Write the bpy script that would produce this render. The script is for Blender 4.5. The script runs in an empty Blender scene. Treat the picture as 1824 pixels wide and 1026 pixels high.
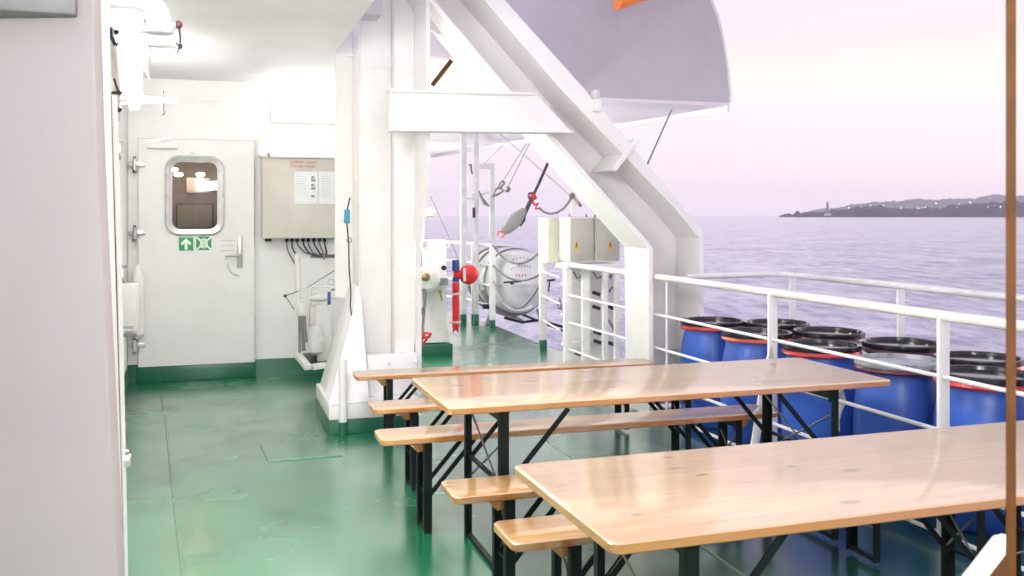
import bpy, bmesh, math, random
from mathutils import Vector, Matrix, noise
random.seed(7)
PI = math.pi
scene = bpy.context.scene
COL = scene.collection
# ------------------------------------------------------------------ axes
F = 1687.0; HOR = 382.5; H = 1.567           # focal length (px of the 1824 wide photo), horizon row, eye height
TH = math.radians(17.5); c_, s_ = math.cos(TH), math.sin(TH)
def W(s, d, z=0.0):                            # ship axes (s to starboard, d ahead) -> world
    return Vector((s*c_ - d*s_, s*s_ + d*c_, z))
def S(X, Y, z=0.0):                            # world -> ship axes
    return Vector((X*c_ + Y*s_, -X*s_ + Y*c_, z))
def at_h(x, y, h=0.0):                         # real point seen at a pixel, on a level at height h
    Y = F*(H-h)/(y-HOR); return S((x-912)/F*Y, Y, h)
def at_Y(x, y, Y):                             # ... at a distance
    return S((x-912)/F*Y, Y, H-(y-HOR)/F*Y)
def at_d(x, y, d):                             # ... on an athwartships plane
    k = (x-912)/F; Y = d/(c_-k*s_); return S(k*Y, Y, H-(y-HOR)/F*Y)
# ------------------------------------------------------------------ materials
def mat(name):
    m = bpy.data.materials.new(name); m.use_nodes = True
    nt = m.node_tree; b = nt.nodes['Principled BSDF']
    return m, nt, b
def nd(nt, typ, **kw):
    n = nt.nodes.new(typ)
    for k, v in kw.items():
        if k.startswith('_'): setattr(n, k[1:], v)
        else: n.inputs[k.replace('__', ' ')].default_value = v
    return n
def ramp(nt, stops, interp='LINEAR'):
    n = nt.nodes.new('ShaderNodeValToRGB'); cr = n.color_ramp; cr.interpolation = interp
    while len(cr.elements) < len(stops): cr.elements.new(0.5)
    for e, (p, c) in zip(cr.elements, stops):
        e.position = p; e.color = (*c, 1) if len(c) == 3 else c
    return n
def coords(nt, scale=(1,1,1), kind='Object'):
    t = nt.nodes.new('ShaderNodeTexCoord'); m = nt.nodes.new('ShaderNodeMapping')
    m.inputs['Scale'].default_value = scale
    nt.links.new(t.outputs[kind], m.inputs['Vector']); return m.outputs['Vector']
def mixc(nt, fac, a, b, blend='MIX'):
    n = nt.nodes.new('ShaderNodeMix'); n.data_type = 'RGBA'; n.blend_type = blend
    for sock, v in ((n.inputs[0], fac), (n.inputs[6], a), (n.inputs[7], b)):
        if hasattr(v, 'links'): nt.links.new(v, sock)
        elif isinstance(v, (int, float)): sock.default_value = v
        else: sock.default_value = (*v, 1)
    return n.outputs[2]
def math_(nt, op, a, b=None):
    n = nt.nodes.new('ShaderNodeMath'); n.operation = op
    for i, v in enumerate((a, b)):
        if v is None: continue
        if hasattr(v, 'links'): nt.links.new(v, n.inputs[i])
        else: n.inputs[i].default_value = v
    return n.outputs[0]
def paint(name, col, rough=0.4, dirt=0.25, rust=0.0, bump=0.25, spec=0.5, var=0.06):
    m, nt, b = mat(name); L = nt.links
    v = coords(nt)
    n1 = nd(nt, 'ShaderNodeTexNoise', Scale=2.3, Detail=5.0, Roughness=.6); L.new(v, n1.inputs['Vector'])
    r1 = ramp(nt, [(.35, tuple(c*(1-var*2) for c in col)), (.65, tuple(min(1, c*(1+var)) for c in col))]); L.new(n1.outputs['Fac'], r1.inputs['Fac'])
    cur = r1.outputs['Color']
    if dirt:
        v2 = coords(nt, (9, 9, 1.2))
        n2 = nd(nt, 'ShaderNodeTexNoise', Scale=1.4, Detail=6.0, Roughness=.7); L.new(v2, n2.inputs['Vector'])
        r2 = ramp(nt, [(.52, (0,0,0)), (.78, (dirt,)*3)]); L.new(n2.outputs['Fac'], r2.inputs['Fac'])
        cur = mixc(nt, r2.outputs['Color'], cur, tuple(c*f for c, f in zip(col, (.72, .69, .62))))
    if rust:
        v3 = coords(nt, (14, 14, 2.5))
        n3 = nd(nt, 'ShaderNodeTexNoise', Scale=1.7, Detail=8.0, Roughness=.75); L.new(v3, n3.inputs['Vector'])
        r3 = ramp(nt, [(.63, (0,0,0)), (.71, (rust,)*3)]); L.new(n3.outputs['Fac'], r3.inputs['Fac'])
        cur = mixc(nt, r3.outputs['Color'], cur, (.32, .17, .08))
    L.new(cur, b.inputs['Base Color'])
    b.inputs['Roughness'].default_value = rough; b.inputs['Specular IOR Level'].default_value = spec
    n4 = nd(nt, 'ShaderNodeTexNoise', Scale=14.0, Detail=3.0); L.new(v, n4.inputs['Vector'])
    bp = nd(nt, 'ShaderNodeBump', Strength=bump, Distance=.004); L.new(n4.outputs['Fac'], bp.inputs['Height'])
    L.new(bp.outputs['Normal'], b.inputs['Normal'])
    return m
def flat(name, col, rough=.5, metal=0.0, bump=.15, var=.12):
    m, nt, b = mat(name); L = nt.links
    n1 = nd(nt, 'ShaderNodeTexNoise', Scale=9.0, Detail=4.0); L.new(coords(nt), n1.inputs['Vector'])
    r = ramp(nt, [(.3, tuple(c*(1-var) for c in col)), (.7, tuple(min(1, c*(1+var)) for c in col))]); L.new(n1.outputs['Fac'], r.inputs['Fac'])
    L.new(r.outputs['Color'], b.inputs['Base Color'])
    b.inputs['Roughness'].default_value = rough; b.inputs['Metallic'].default_value = metal
    bp = nd(nt, 'ShaderNodeBump', Strength=bump, Distance=.002); L.new(n1.outputs['Fac'], bp.inputs['Height']); L.new(bp.outputs['Normal'], b.inputs['Normal'])
    return m
def emit(name, col, strength):
    m, nt, b = mat(name)
    b.inputs['Base Color'].default_value = (.9, .9, .88, 1); b.inputs['Emission Color'].default_value = (*col, 1); b.inputs['Emission Strength'].default_value = strength
    return m
def wood(name, light, dark, seed=0.0, plank=.125, rough=.3, coat=1.0):
    m, nt, b = mat(name); L = nt.links
    t = nt.nodes.new('ShaderNodeTexCoord'); oi = nt.nodes.new('ShaderNodeObjectInfo')
    mp = nt.nodes.new('ShaderNodeMapping'); mp.inputs['Location'].default_value = (seed, seed*.7, 0); L.new(t.outputs['Object'], mp.inputs['Vector'])
    off = nt.nodes.new('ShaderNodeVectorMath'); off.operation = 'ADD'
    sc = math_(nt, 'MULTIPLY', oi.outputs['Random'], 13.0); cmb = nt.nodes.new('ShaderNodeCombineXYZ'); L.new(sc, cmb.inputs['X'])
    L.new(mp.outputs['Vector'], off.inputs[0]); L.new(cmb.outputs['Vector'], off.inputs[1])
    sep = nt.nodes.new('ShaderNodeSeparateXYZ'); L.new(mp.outputs['Vector'], sep.inputs['Vector'])
    pl = math_(nt, 'FLOOR', math_(nt, 'DIVIDE', sep.outputs['Y'], plank))
    wn = nt.nodes.new('ShaderNodeTexWhiteNoise'); wn.noise_dimensions = '1D'; L.new(math_(nt, 'ADD', pl, sc), wn.inputs['W'])
    # grain, shifted per board
    cx = nt.nodes.new('ShaderNodeCombineXYZ'); L.new(math_(nt, 'MULTIPLY', wn.outputs['Value'], 7.0), cx.inputs['X']); L.new(wn.outputs['Value'], cx.inputs['Z'])
    ad = nt.nodes.new('ShaderNodeVectorMath'); ad.operation = 'ADD'; L.new(off.outputs[0], ad.inputs[0]); L.new(cx.outputs[0], ad.inputs[1])
    gm = nt.nodes.new('ShaderNodeMapping'); gm.inputs['Scale'].default_value = (.9, 22, 22); L.new(ad.outputs[0], gm.inputs['Vector'])
    g = nd(nt, 'ShaderNodeTexNoise', Scale=1.6, Detail=6.0, Roughness=.6, Distortion=.6); L.new(gm.outputs['Vector'], g.inputs['Vector'])
    gr = ramp(nt, [(.30, dark), (.50, tuple((a*.7+b2*.3) for a, b2 in zip(light, dark))), (.68, light)]); L.new(g.outputs['Fac'], gr.inputs['Fac'])
    br = ramp(nt, [(0, (.86,.84,.8)), (1, (1.0,1.0,1.0))]); L.new(wn.outputs['Value'], br.inputs['Fac'])
    cur = mixc(nt, 1.0, gr.outputs['Color'], br.outputs['Color'], 'MULTIPLY')
    # fine board seams
    fr = math_(nt, 'FRACT', math_(nt, 'DIVIDE', sep.outputs['Y'], plank))
    seam = math_(nt, 'LESS_THAN', fr, .015)
    cur = mixc(nt, math_(nt, 'MULTIPLY', seam, .45), cur, dark)
    # knots
    km = nt.nodes.new('ShaderNodeMapping'); km.inputs['Scale'].default_value = (3.2, 7.5, 0.0); L.new(ad.outputs[0], km.inputs['Vector'])
    vo = nd(nt, 'ShaderNodeTexVoronoi', Scale=1.0, Randomness=1.0); L.new(km.outputs['Vector'], vo.inputs['Vector'])
    kr = ramp(nt, [(.0, (.95,.95,.95)), (.08, (.8,.8,.8)), (.13, (.2,.2,.2)), (.24, (0,0,0))]); L.new(vo.outputs['Distance'], kr.inputs['Fac'])
    sel = nt.nodes.new('ShaderNodeSeparateColor'); L.new(vo.outputs['Color'], sel.inputs['Color'])
    kk = math_(nt, 'MULTIPLY', kr.outputs['Color'], math_(nt, 'GREATER_THAN', sel.outputs['Red'], .42))
    cur = mixc(nt, kk, cur, (.20, .085, .03))
    # small dark flecks and scratches
    k2 = nt.nodes.new('ShaderNodeMapping'); k2.inputs['Scale'].default_value = (4.6, 13, 0.0); k2.inputs['Location'].default_value = (.3, .7, 0); L.new(off.outputs[0], k2.inputs['Vector'])
    v2 = nd(nt, 'ShaderNodeTexVoronoi', Scale=1.0, Randomness=1.0); L.new(k2.outputs['Vector'], v2.inputs['Vector'])
    s2 = nt.nodes.new('ShaderNodeSeparateColor'); L.new(v2.outputs['Color'], s2.inputs['Color'])
    f2 = ramp(nt, [(.06, (.85,.85,.85)), (.13, (0,0,0))]); L.new(v2.outputs['Distance'], f2.inputs['Fac'])
    cur = mixc(nt, math_(nt, 'MULTIPLY', f2.outputs['Color'], math_(nt, 'GREATER_THAN', s2.outputs['Green'], .55)), cur, (.09, .045, .022))
    sm2 = nt.nodes.new('ShaderNodeMapping'); sm2.inputs['Scale'].default_value = (2.2, 70, 0); sm2.inputs['Rotation'].default_value = (0, 0, .06); L.new(off.outputs[0], sm2.inputs['Vector'])
    n9 = nd(nt, 'ShaderNodeTexNoise', Scale=1.0, Detail=2.0); L.new(sm2.outputs['Vector'], n9.inputs['Vector'])
    f9 = ramp(nt, [(.66, (0,0,0)), (.72, (.5,.5,.5))]); L.new(n9.outputs['Fac'], f9.inputs['Fac'])
    cur = mixc(nt, f9.outputs['Color'], cur, (.22, .11, .05))
    n10 = nd(nt, 'ShaderNodeTexNoise', Scale=4.0, Detail=4.0); L.new(off.outputs[0], n10.inputs['Vector'])
    f10 = ramp(nt, [(.45, (0,0,0)), (.75, (.4,.4,.4))]); L.new(n10.outputs['Fac'], f10.inputs['Fac'])
    cur = mixc(nt, f10.outputs['Color'], cur, (.46, .27, .13))
    # worn, scuffed patches
    sm = nd(nt, 'ShaderNodeTexNoise', Scale=3.0, Detail=2.0, Roughness=.5); L.new(off.outputs[0], sm.inputs['Vector'])
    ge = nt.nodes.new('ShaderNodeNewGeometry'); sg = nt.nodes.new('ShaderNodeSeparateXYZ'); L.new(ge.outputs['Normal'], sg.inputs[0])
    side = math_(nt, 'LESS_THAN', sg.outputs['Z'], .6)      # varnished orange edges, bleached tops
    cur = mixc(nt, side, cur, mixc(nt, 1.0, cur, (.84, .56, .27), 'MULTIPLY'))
    L.new(cur, b.inputs['Base Color'])
    rr = ramp(nt, [(.25, (rough*.9,)*3), (.8, (rough*1.4,)*3)]); L.new(sm.outputs['Fac'], rr.inputs['Fac']); L.new(rr.outputs['Color'], b.inputs['Roughness'])
    b.inputs['Coat Weight'].default_value = coat; b.inputs['Coat Roughness'].default_value = .10; b.inputs['Coat IOR'].default_value = 2.7
    bp = nd(nt, 'ShaderNodeBump', Strength=.12, Distance=.002); L.new(g.outputs['Fac'], bp.inputs['Height']); L.new(bp.outputs['Normal'], b.inputs['Normal'])
    return m
def deck_mat(name, green, teal):
    m, nt, b = mat(name); L = nt.links; v = coords(nt)
    n1 = nd(nt, 'ShaderNodeTexNoise', Scale=.9, Detail=7.0, Roughness=.62); L.new(v, n1.inputs['Vector'])
    r1 = ramp(nt, [(.3, teal), (.55, green), (.75, tuple(c*1.35 for c in green))]); L.new(n1.outputs['Fac'], r1.inputs['Fac'])
    n5 = nd(nt, 'ShaderNodeTexNoise', Scale=7.0, Detail=8.0, Roughness=.75); L.new(v, n5.inputs['Vector'])
    r5 = ramp(nt, [(.45, (0,0,0)), (.85, (.4,.4,.4))]); L.new(n5.outputs['Fac'], r5.inputs['Fac'])
    n6 = nd(nt, 'ShaderNodeTexNoise', Scale=1.9, Detail=3.0, Roughness=.5, Distortion=.2); L.new(coords(nt, (1, .6, 1)), n6.inputs['Vector'])
    r6 = ramp(nt, [(.55, (0,0,0)), (.75, (.7,.7,.7))]); L.new(n6.outputs['Fac'], r6.inputs['Fac'])
    L.new(mixc(nt, r6.outputs['Color'], mixc(nt, r5.outputs['Color'], r1.outputs['Color'], (.03, .10, .06)), (.010, .065, .034)), b.inputs['Base Color'])
    n2 = nd(nt, 'ShaderNodeTexNoise', Scale=1.7, Detail=3.0, Roughness=.55); L.new(v, n2.inputs['Vector'])
    r2 = ramp(nt, [(.2, (.15,)*3), (.5, (.23,)*3), (.85, (.38,)*3)]); L.new(n2.outputs['Fac'], r2.inputs['Fac']); L.new(r2.outputs['Color'], b.inputs['Roughness']); L.new(r2.outputs['Color'], b.inputs['Coat Roughness']); L.new(mixc(nt, r6.outputs['Color'], (1,1,1), (.35,.35,.35)), b.inputs['Coat Weight']); b.inputs['Coat IOR'].default_value = 1.6
    n3 = nd(nt, 'ShaderNodeTexNoise', Scale=24.0, Detail=1.0); L.new(v, n3.inputs['Vector'])
    n4 = nd(nt, 'ShaderNodeTexNoise', Scale=2.2, Detail=1.0); L.new(v, n4.inputs['Vector'])
    b1 = nd(nt, 'ShaderNodeBump', Strength=.10, Distance=.004); L.new(n3.outputs['Fac'], b1.inputs['Height'])
    b2 = nd(nt, 'ShaderNodeBump', Strength=.12, Distance=.02); L.new(n4.outputs['Fac'], b2.inputs['Height']); L.new(b1.outputs['Normal'], b2.inputs['Normal'])
    L.new(b2.outputs['Normal'], b.inputs['Normal']); b.inputs['Specular IOR Level'].default_value = .6
    return m
def sea_mat():
    m, nt, b = mat('sea_water'); L = nt.links
    v1 = coords(nt, (.11, .055, .2)); v2 = coords(nt, (.55, .20, 1)); v3 = coords(nt, (.006, .012, .01))
    n1 = nd(nt, 'ShaderNodeTexNoise', Scale=1.0, Detail=9.0, Roughness=.66, Distortion=.5); L.new(v1, n1.inputs['Vector'])
    n2 = nd(nt, 'ShaderNodeTexNoise', Scale=1.0, Detail=5.0, Roughness=.6); L.new(v2, n2.inputs['Vector'])
    n3 = nd(nt, 'ShaderNodeTexNoise', Scale=1.0, Detail=3.0); L.new(v3, n3.inputs['Vector'])
    b1 = nd(nt, 'ShaderNodeBump', Strength=1.0, Distance=2.2); L.new(n1.outputs['Fac'], b1.inputs['Height'])
    b2 = nd(nt, 'ShaderNodeBump', Strength=1.0, Distance=.2); L.new(n2.outputs['Fac'], b2.inputs['Height']); L.new(b1.outputs['Normal'], b2.inputs['Normal'])
    b3 = nd(nt, 'ShaderNodeBump', Strength=.8, Distance=5.0); L.new(n3.outputs['Fac'], b3.inputs['Height']); L.new(b2.outputs['Normal'], b3.inputs['Normal'])
    L.new(b3.outputs['Normal'], b.inputs['Normal'])
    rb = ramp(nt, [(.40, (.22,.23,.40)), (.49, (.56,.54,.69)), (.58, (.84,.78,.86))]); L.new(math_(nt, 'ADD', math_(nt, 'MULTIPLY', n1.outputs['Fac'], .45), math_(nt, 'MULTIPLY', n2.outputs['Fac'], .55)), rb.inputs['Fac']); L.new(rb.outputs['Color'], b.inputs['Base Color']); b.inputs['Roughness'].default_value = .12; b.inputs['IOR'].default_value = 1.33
    return m
def land_mat(name, a, b_, sc):
    m, nt, b = mat(name); L = nt.links
    n = nd(nt, 'ShaderNodeTexNoise', Scale=sc, Detail=8.0, Roughness=.7); L.new(coords(nt), n.inputs['Vector'])
    r = ramp(nt, [(.35, a), (.6, b_)]); L.new(n.outputs['Fac'], r.inputs['Fac']); L.new(r.outputs['Color'], b.inputs['Base Color'])
    b.inputs['Roughness'].default_value = .95; b.inputs['Specular IOR Level'].default_value = .1
    return m
M = dict(
    white=paint('white_paint', (.80, .79, .76), .38, .22, .10),
    frame=paint('frame_white_paint', (.88, .86, .845), .40, .14, .22, var=.025),
    wall=paint('wall_white_paint', (.80, .79, .775), .5, .10, .08, .15, var=.02),
    ceil=paint('deckhead_paint', (.95, .89, .92), .6, .10, .08, var=.02),
    grey=paint('grey_white_paint', (.62, .605, .645), .5, .1, .0, .1, var=.02),
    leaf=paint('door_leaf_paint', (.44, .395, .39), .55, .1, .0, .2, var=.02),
    cab=paint('cabinet_beige', (.60, .57, .50), .42, .15, .0, .1),
    cab2=paint('cabinet_grey_beige', (.46, .45, .38), .42, .2, .25, .1),
    cab3=paint('cabinet_cream', (.72, .72, .58), .42, .2, .1, .1),
    green=paint('green_steel_paint', (.012, .12, .065), .3, .3, .0, .3),
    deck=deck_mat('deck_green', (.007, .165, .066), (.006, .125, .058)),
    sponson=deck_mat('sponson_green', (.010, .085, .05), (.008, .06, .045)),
    sea=sea_mat(), seam=deck_mat('seam_highlight', (.07, .25, .14), (.05, .19, .11)),  # weld seam green made paler, its highlight put into the colour
    steel=flat('steel', (.52, .51, .50), .28, .9), dsteel=flat('dark_steel', (.20, .19, .17), .45, .7),
    alu=flat('aluminium', (.66, .65, .64), .34, .85, .3),
    black=flat('black_plastic', (.018, .018, .022), .32), blackm=flat('black_green_steel', (.006, .011, .010), .45),
    lid=flat('lid_black', (.015, .015, .02), .16, 0, .2), rubber=flat('seal_rubber', (.03, .022, .022), .7),
    rope=flat('grey_rope', (.20, .20, .21), .9), drope=flat('dark_rope', (.05, .04, .06), .9), lrope=flat('light_rope', (.45, .43, .46), .9),
    blue=paint('barrel_blue', (.028, .105, .48), .36, .5, .0, .15, var=.14), red=flat('ring_red', (.52, .035, .035), .4, 0, .1, .2),
    ored=flat('ring_orange_red', (.58, .10, .06), .45, 0, .1, .2), dred=flat('ring_dark', (.10, .02, .035), .4),
    fred=flat('signal_red', (.75, .02, .025), .3), dblue=flat('dark_blue', (.03, .07, .25), .4),
    teal=flat('tag_teal', (.05, .30, .38), .5), orange=flat('orange_hull', (.90, .22, .015), .35),
    brown=flat('brown_varnish', (.075, .028, .005), .7, 0, .3, .3), brass=flat('brass', (.35, .25, .10), .4, .8),
    raft=paint('raft_white', (.66, .67, .68), .35, .3, .0, .15), grey2=flat('mid_grey', (.22, .22, .215), .5),
    paper=flat('paper', (.78, .79, .78), .6, 0, .05, .03), ink=flat('print_grey', (.28, .28, .28), .7), ink2=flat('print_dark', (.06, .06, .06), .7),
    rink=flat('red_print', (.50, .08, .07), .6), lgrey=flat('light_grey_print', (.60, .60, .60), .6),
    sgreen=flat('sign_green', (.015, .22, .085), .35), sglow=flat('sign_pale', (.70, .90, .72), .4), yellow=flat('rust_orange', (.70, .38, .05), .5),
    inside=flat('cabin_brown', (.155, .128, .115), .7), inside2=flat('cabin_mauve', (.22, .17, .19), .7), screen=flat('screen_olive', (.25, .23, .19), .4),
    cream=paint('cream_paint', (.80, .76, .66), .4, .3, .1),
    tube=emit('lamp_tube', (1, .98, .95), 5.0), decktube=emit('deck_lamp_tube', (1, .965, .93), 105.0), alleytube=emit('walkway_lamp_tube', (1, .98, .95), 32.0), foretube=emit('foredeck_lamp_tube', (1, .98, .94), 150.0), flood=emit('lamp_flood', (1, .98, .95), 48.0), lamp_reflection=emit('lamp_reflection_glow', (1, .86, .66), 22.0),
    shore_light=emit('shore_light', (1, .95, .88), 3.0),
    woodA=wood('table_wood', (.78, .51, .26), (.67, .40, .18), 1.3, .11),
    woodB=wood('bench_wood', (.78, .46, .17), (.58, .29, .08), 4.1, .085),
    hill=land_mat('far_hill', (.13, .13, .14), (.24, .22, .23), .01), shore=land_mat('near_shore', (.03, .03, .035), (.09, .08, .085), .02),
)
# glass for the door window
for k_ in ('brown', 'blackm'): M[k_].node_tree.nodes['Principled BSDF'].inputs['Specular IOR Level'].default_value = .2
gm, gnt, gb = mat('window_glass'); gb.inputs['Base Color'].default_value = (.75, .68, .62, 1); gb.inputs['Roughness'].default_value = .03
gb.inputs['Transmission Weight'].default_value = 1.0; gb.inputs['IOR'].default_value = 1.45; M['glass'] = gm
# ------------------------------------------------------------------ mesh builder
BASE = {}
class MB:
    def __init__(self): self.bm = bmesh.new()
    def _join(self, b, bev=0, seg=2):
        if bev > 0:
            bmesh.ops.bevel(b, geom=list(b.edges), offset=bev, segments=seg, affect='EDGES', profile=.5)
        me = bpy.data.meshes.new('t'); b.to_mesh(me); b.free(); self.bm.from_mesh(me); bpy.data.meshes.remove(me); return self
    def box(self, s0, s1, d0, d1, z0, z1, bev=0.0):
        b = bmesh.new(); bmesh.ops.create_cube(b, size=1)
        for v in b.verts:
            v.co = Vector((s0+(v.co.x+.5)*(s1-s0), d0+(v.co.y+.5)*(d1-d0), z0+(v.co.z+.5)*(z1-z0)))
        bmesh.ops.recalc_face_normals(b, faces=b.faces)
        return self._join(b, bev)
    def bar(self, p, q, w, t, up=(0,0,1), bev=0.0):          # rectangular bar, w across, t along up
        p, q = Vector(p), Vector(q); a = (q-p); L = a.length; a.normalize(); up = Vector(up)
        x = a.cross(up)
        if x.length < 1e-4: x = a.cross(Vector((1,0,0)))
        x.normalize(); y = x.cross(a)
        b = bmesh.new(); bmesh.ops.create_cube(b, size=1)
        for v in b.verts: v.co = p + a*(v.co.x+.5)*L + x*v.co.y*w + y*v.co.z*t
        bmesh.ops.recalc_face_normals(b, faces=b.faces)
        return self._join(b, bev)
    def prism(self, pts, vec, bev=0.0):
        b = bmesh.new(); vec = Vector(vec); v0 = [b.verts.new(Vector(p)) for p in pts]; v1 = [b.verts.new(Vector(p)+vec) for p in pts]
        n = len(pts); b.faces.new(v0); b.faces.new(list(reversed(v1)))
        for i in range(n): b.faces.new((v0[i], v1[i], v1[(i+1) % n], v0[(i+1) % n]))
        bmesh.ops.recalc_face_normals(b, faces=b.faces)
        return self._join(b, bev)
    def loft(self, rings, cap=True):
        b = bmesh.new(); R = [[b.verts.new(Vector(p)) for p in r] for r in rings]; n = len(R[0])
        for A, B in zip(R, R[1:]):
            for i in range(n): b.faces.new((A[i], A[(i+1) % n], B[(i+1) % n], B[i]))
        if cap: b.faces.new(R[0]); b.faces.new(list(reversed(R[-1])))
        bmesh.ops.recalc_face_normals(b, faces=b.faces)
        return self._join(b)
    def tube(self, pts, r, seg=10, cap=True):
        pts = [Vector(p) for p in pts]; n = len(pts); rs = r if isinstance(r, (list, tuple)) else [r]*n
        tan = [(pts[min(i+1, n-1)]-pts[max(i-1, 0)]).normalized() for i in range(n)]
        x = tan[0].cross(Vector((0,0,1)))
        if x.length < .05: x = tan[0].cross(Vector((1,0,0)))
        x.normalize(); rings = []
        for i in range(n):
            x = (x - tan[i]*x.dot(tan[i])).normalized(); y = tan[i].cross(x)
            rings.append([pts[i] + (x*math.cos(2*PI*k/seg) + y*math.sin(2*PI*k/seg))*rs[i] for k in range(seg)])
        return self.loft(rings, cap)
    def lathe(self, prof, o, axis=(0,0,1), seg=28):          # prof: (radius, height) list
        o = Vector(o); a = Vector(axis).normalized(); x = a.cross(Vector((0,1,0)))
        if x.length < .05: x = a.cross(Vector((1,0,0)))
        x.normalize(); y = a.cross(x)
        return self.loft([[o + a*h + (x*math.cos(2*PI*k/seg)+y*math.sin(2*PI*k/seg))*max(r, 1e-4) for k in range(seg)] for r, h in prof])
    def ball(self, o, r, sc=(1,1,1), sub=2):
        b = bmesh.new(); bmesh.ops.create_icosphere(b, subdivisions=sub, radius=r)
        for v in b.verts: v.co = Vector(o) + Vector((v.co.x*sc[0], v.co.y*sc[1], v.co.z*sc[2]))
        return self._join(b)
    def torus(self, o, R, r, axis=(0,0,1), seg=28, rs=8, a0=0, a1=2*PI):
        a = Vector(axis).normalized(); x = a.cross(Vector((0,1,0)))
        if x.length < .05: x = a.cross(Vector((1,0,0)))
        x.normalize(); y = a.cross(x); o = Vector(o)
        full = abs(a1-a0-2*PI) < 1e-6
        pts = [o+(x*math.cos(a0+(a1-a0)*k/seg)+y*math.sin(a0+(a1-a0)*k/seg))*R for k in range(seg+1)]
        return self.tube(pts, r, rs)
    def build(self, name, material, parent=None, base=None, sharp=38):
        root = parent
        while root is not None and root.parent is not None: root = root.parent
        bs = Vector(base) if base is not None else (BASE[root.name] if root is not None else Vector((0,0,0)))
        for v in self.bm.verts: v.co -= bs
        me = bpy.data.meshes.new(name); self.bm.to_mesh(me); self.bm.free()
        for p in me.polygons: p.use_smooth = True
        me.set_sharp_from_angle(angle=math.radians(sharp))
        me.materials.append(material)
        o = bpy.data.objects.new(name, me); COL.objects.link(o)
        if parent is not None: o.parent = parent
        else:
            o.location = W(*bs); o.rotation_euler = (0, 0, TH); BASE[o.name] = bs
        return o
def tag(o, label=None, cat=None, group=None, kind=None):
    if label: o['label'] = label
    if cat: o['category'] = cat
    if group: o['group'] = group
    if kind: o['kind'] = kind
    return o
def thing(name, label, cat, base=(0,0,0), group=None):
    o = bpy.data.objects.new(name, None); COL.objects.link(o); base = Vector(base)
    o.empty_display_size = .1; o.location = W(*base); o.rotation_euler = (0, 0, TH); BASE[o.name] = base
    return tag(o, label, cat, group)
def copy_tree(o, parent=None):
    c = o.copy(); COL.objects.link(c)
    if parent is not None: c.parent = parent
    for ch in list(o.children): copy_tree(ch, c)
    return c
def text_mesh(name, body, size, material, parent, origin, right, up, align='CENTER', depth=.0008):
    cu = bpy.data.curves.new('t', 'FONT'); cu.body = body; cu.size = size; cu.align_x = align; cu.extrude = depth
    ob = bpy.data.objects.new('t', cu); COL.objects.link(ob); bpy.context.view_layer.update()
    me = bpy.data.meshes.new_from_object(ob.evaluated_get(bpy.context.evaluated_depsgraph_get()))
    bpy.data.objects.remove(ob); bpy.data.curves.remove(cu)
    right, up = Vector(right), Vector(up); nrm = right.cross(up); root = parent
    while root.parent is not None: root = root.parent
    for v in me.vertices: v.co = Vector(origin) - BASE[root.name] + right*v.co.x + up*v.co.y + nrm*v.co.z
    me.materials.append(material); me.name = name
    o = bpy.data.objects.new(name, me); COL.objects.link(o); o.parent = parent
    return o
def arc(c, r, a0, a1, n, ax, ay):
    c, ax, ay = Vector(c), Vector(ax), Vector(ay)
    return [c + ax*r*math.cos(a0+(a1-a0)*i/n) + ay*r*math.sin(a0+(a1-a0)*i/n) for i in range(n+1)]
def sag(p, q, drop, n=14):
    p, q = Vector(p), Vector(q)
    return [p.lerp(q, i/n) - Vector((0,0,drop*4*(i/n)*(1-i/n))) for i in range(n+1)]
X, Yv, Z = Vector((1,0,0)), Vector((0,1,0)), Vector((0,0,1))

# ================================================================== THE SETTING
SL = -.76                     # side of the deckhouse along the walkway
DB = 9.51                     # end bulkhead of the walkway
ZC = 2.85                     # deckhead
b = MB()
rail_s, = [2.36]
b.prism([(-6,-3,-.0), (2.36,-3,0), (2.36,8.05,0), (3.76,8.05,0), (3.78,10.6,0), (3.80,12.8,0), (3.55,16,0), (3.2,24,0), (-6,24,0)], (0,0,-.35))
deck = tag(b.build('deck', M['deck']), kind='structure')
# weld seams and the outline of a flush hatch, part of the deck surface
b = MB()
p0, p1 = at_h(285, 690), at_h(327, 1030); p0.z = p1.z = .001
b.tube([p0, p0.lerp(p1, .35)+Vector((.012,0,0)), p0.lerp(p1, .7), p1, p1+(p1-p0)*.6], .008, 6)
q = [at_h(465, 793), at_h(478, 822), at_h(610, 812)]
for r in q: r.z = .001
b.tube(q, .008, 6)
b.tube([Vector((2.2, 1.0, .001)), Vector((2.2, 6.6, .001))], .007, 6)
tag(b.build('deck_seam', M['seam']), kind='structure')
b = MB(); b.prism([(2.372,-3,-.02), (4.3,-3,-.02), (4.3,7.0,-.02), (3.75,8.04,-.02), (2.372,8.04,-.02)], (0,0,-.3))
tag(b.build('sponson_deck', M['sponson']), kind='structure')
b = MB(); b.prism([(-6,-3,-.352), (4.28,-3,-.352), (4.28,7.0,-.352), (3.6,9.8,-.352), (3.85,17,-.352), (3.1,24,-.352), (-6,24,-.352)], (0,0,-9))
tag(b.build('hull', M['white']), 'white steel ship side below the green deck edge', 'hull')
# sea
bm = bmesh.new(); R_ = 7000.0
vs = [bm.verts.new((R_*math.cos(2*PI*k/96), R_*math.sin(2*PI*k/96), -6.0)) for k in range(96)]; bm.faces.new(vs)
me = bpy.data.meshes.new('sea'); bm.to_mesh(me); bm.free(); me.materials.append(M['sea'])
sea = bpy.data.objects.new('sea', me); COL.objects.link(sea); tag(sea, kind='structure')
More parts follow.
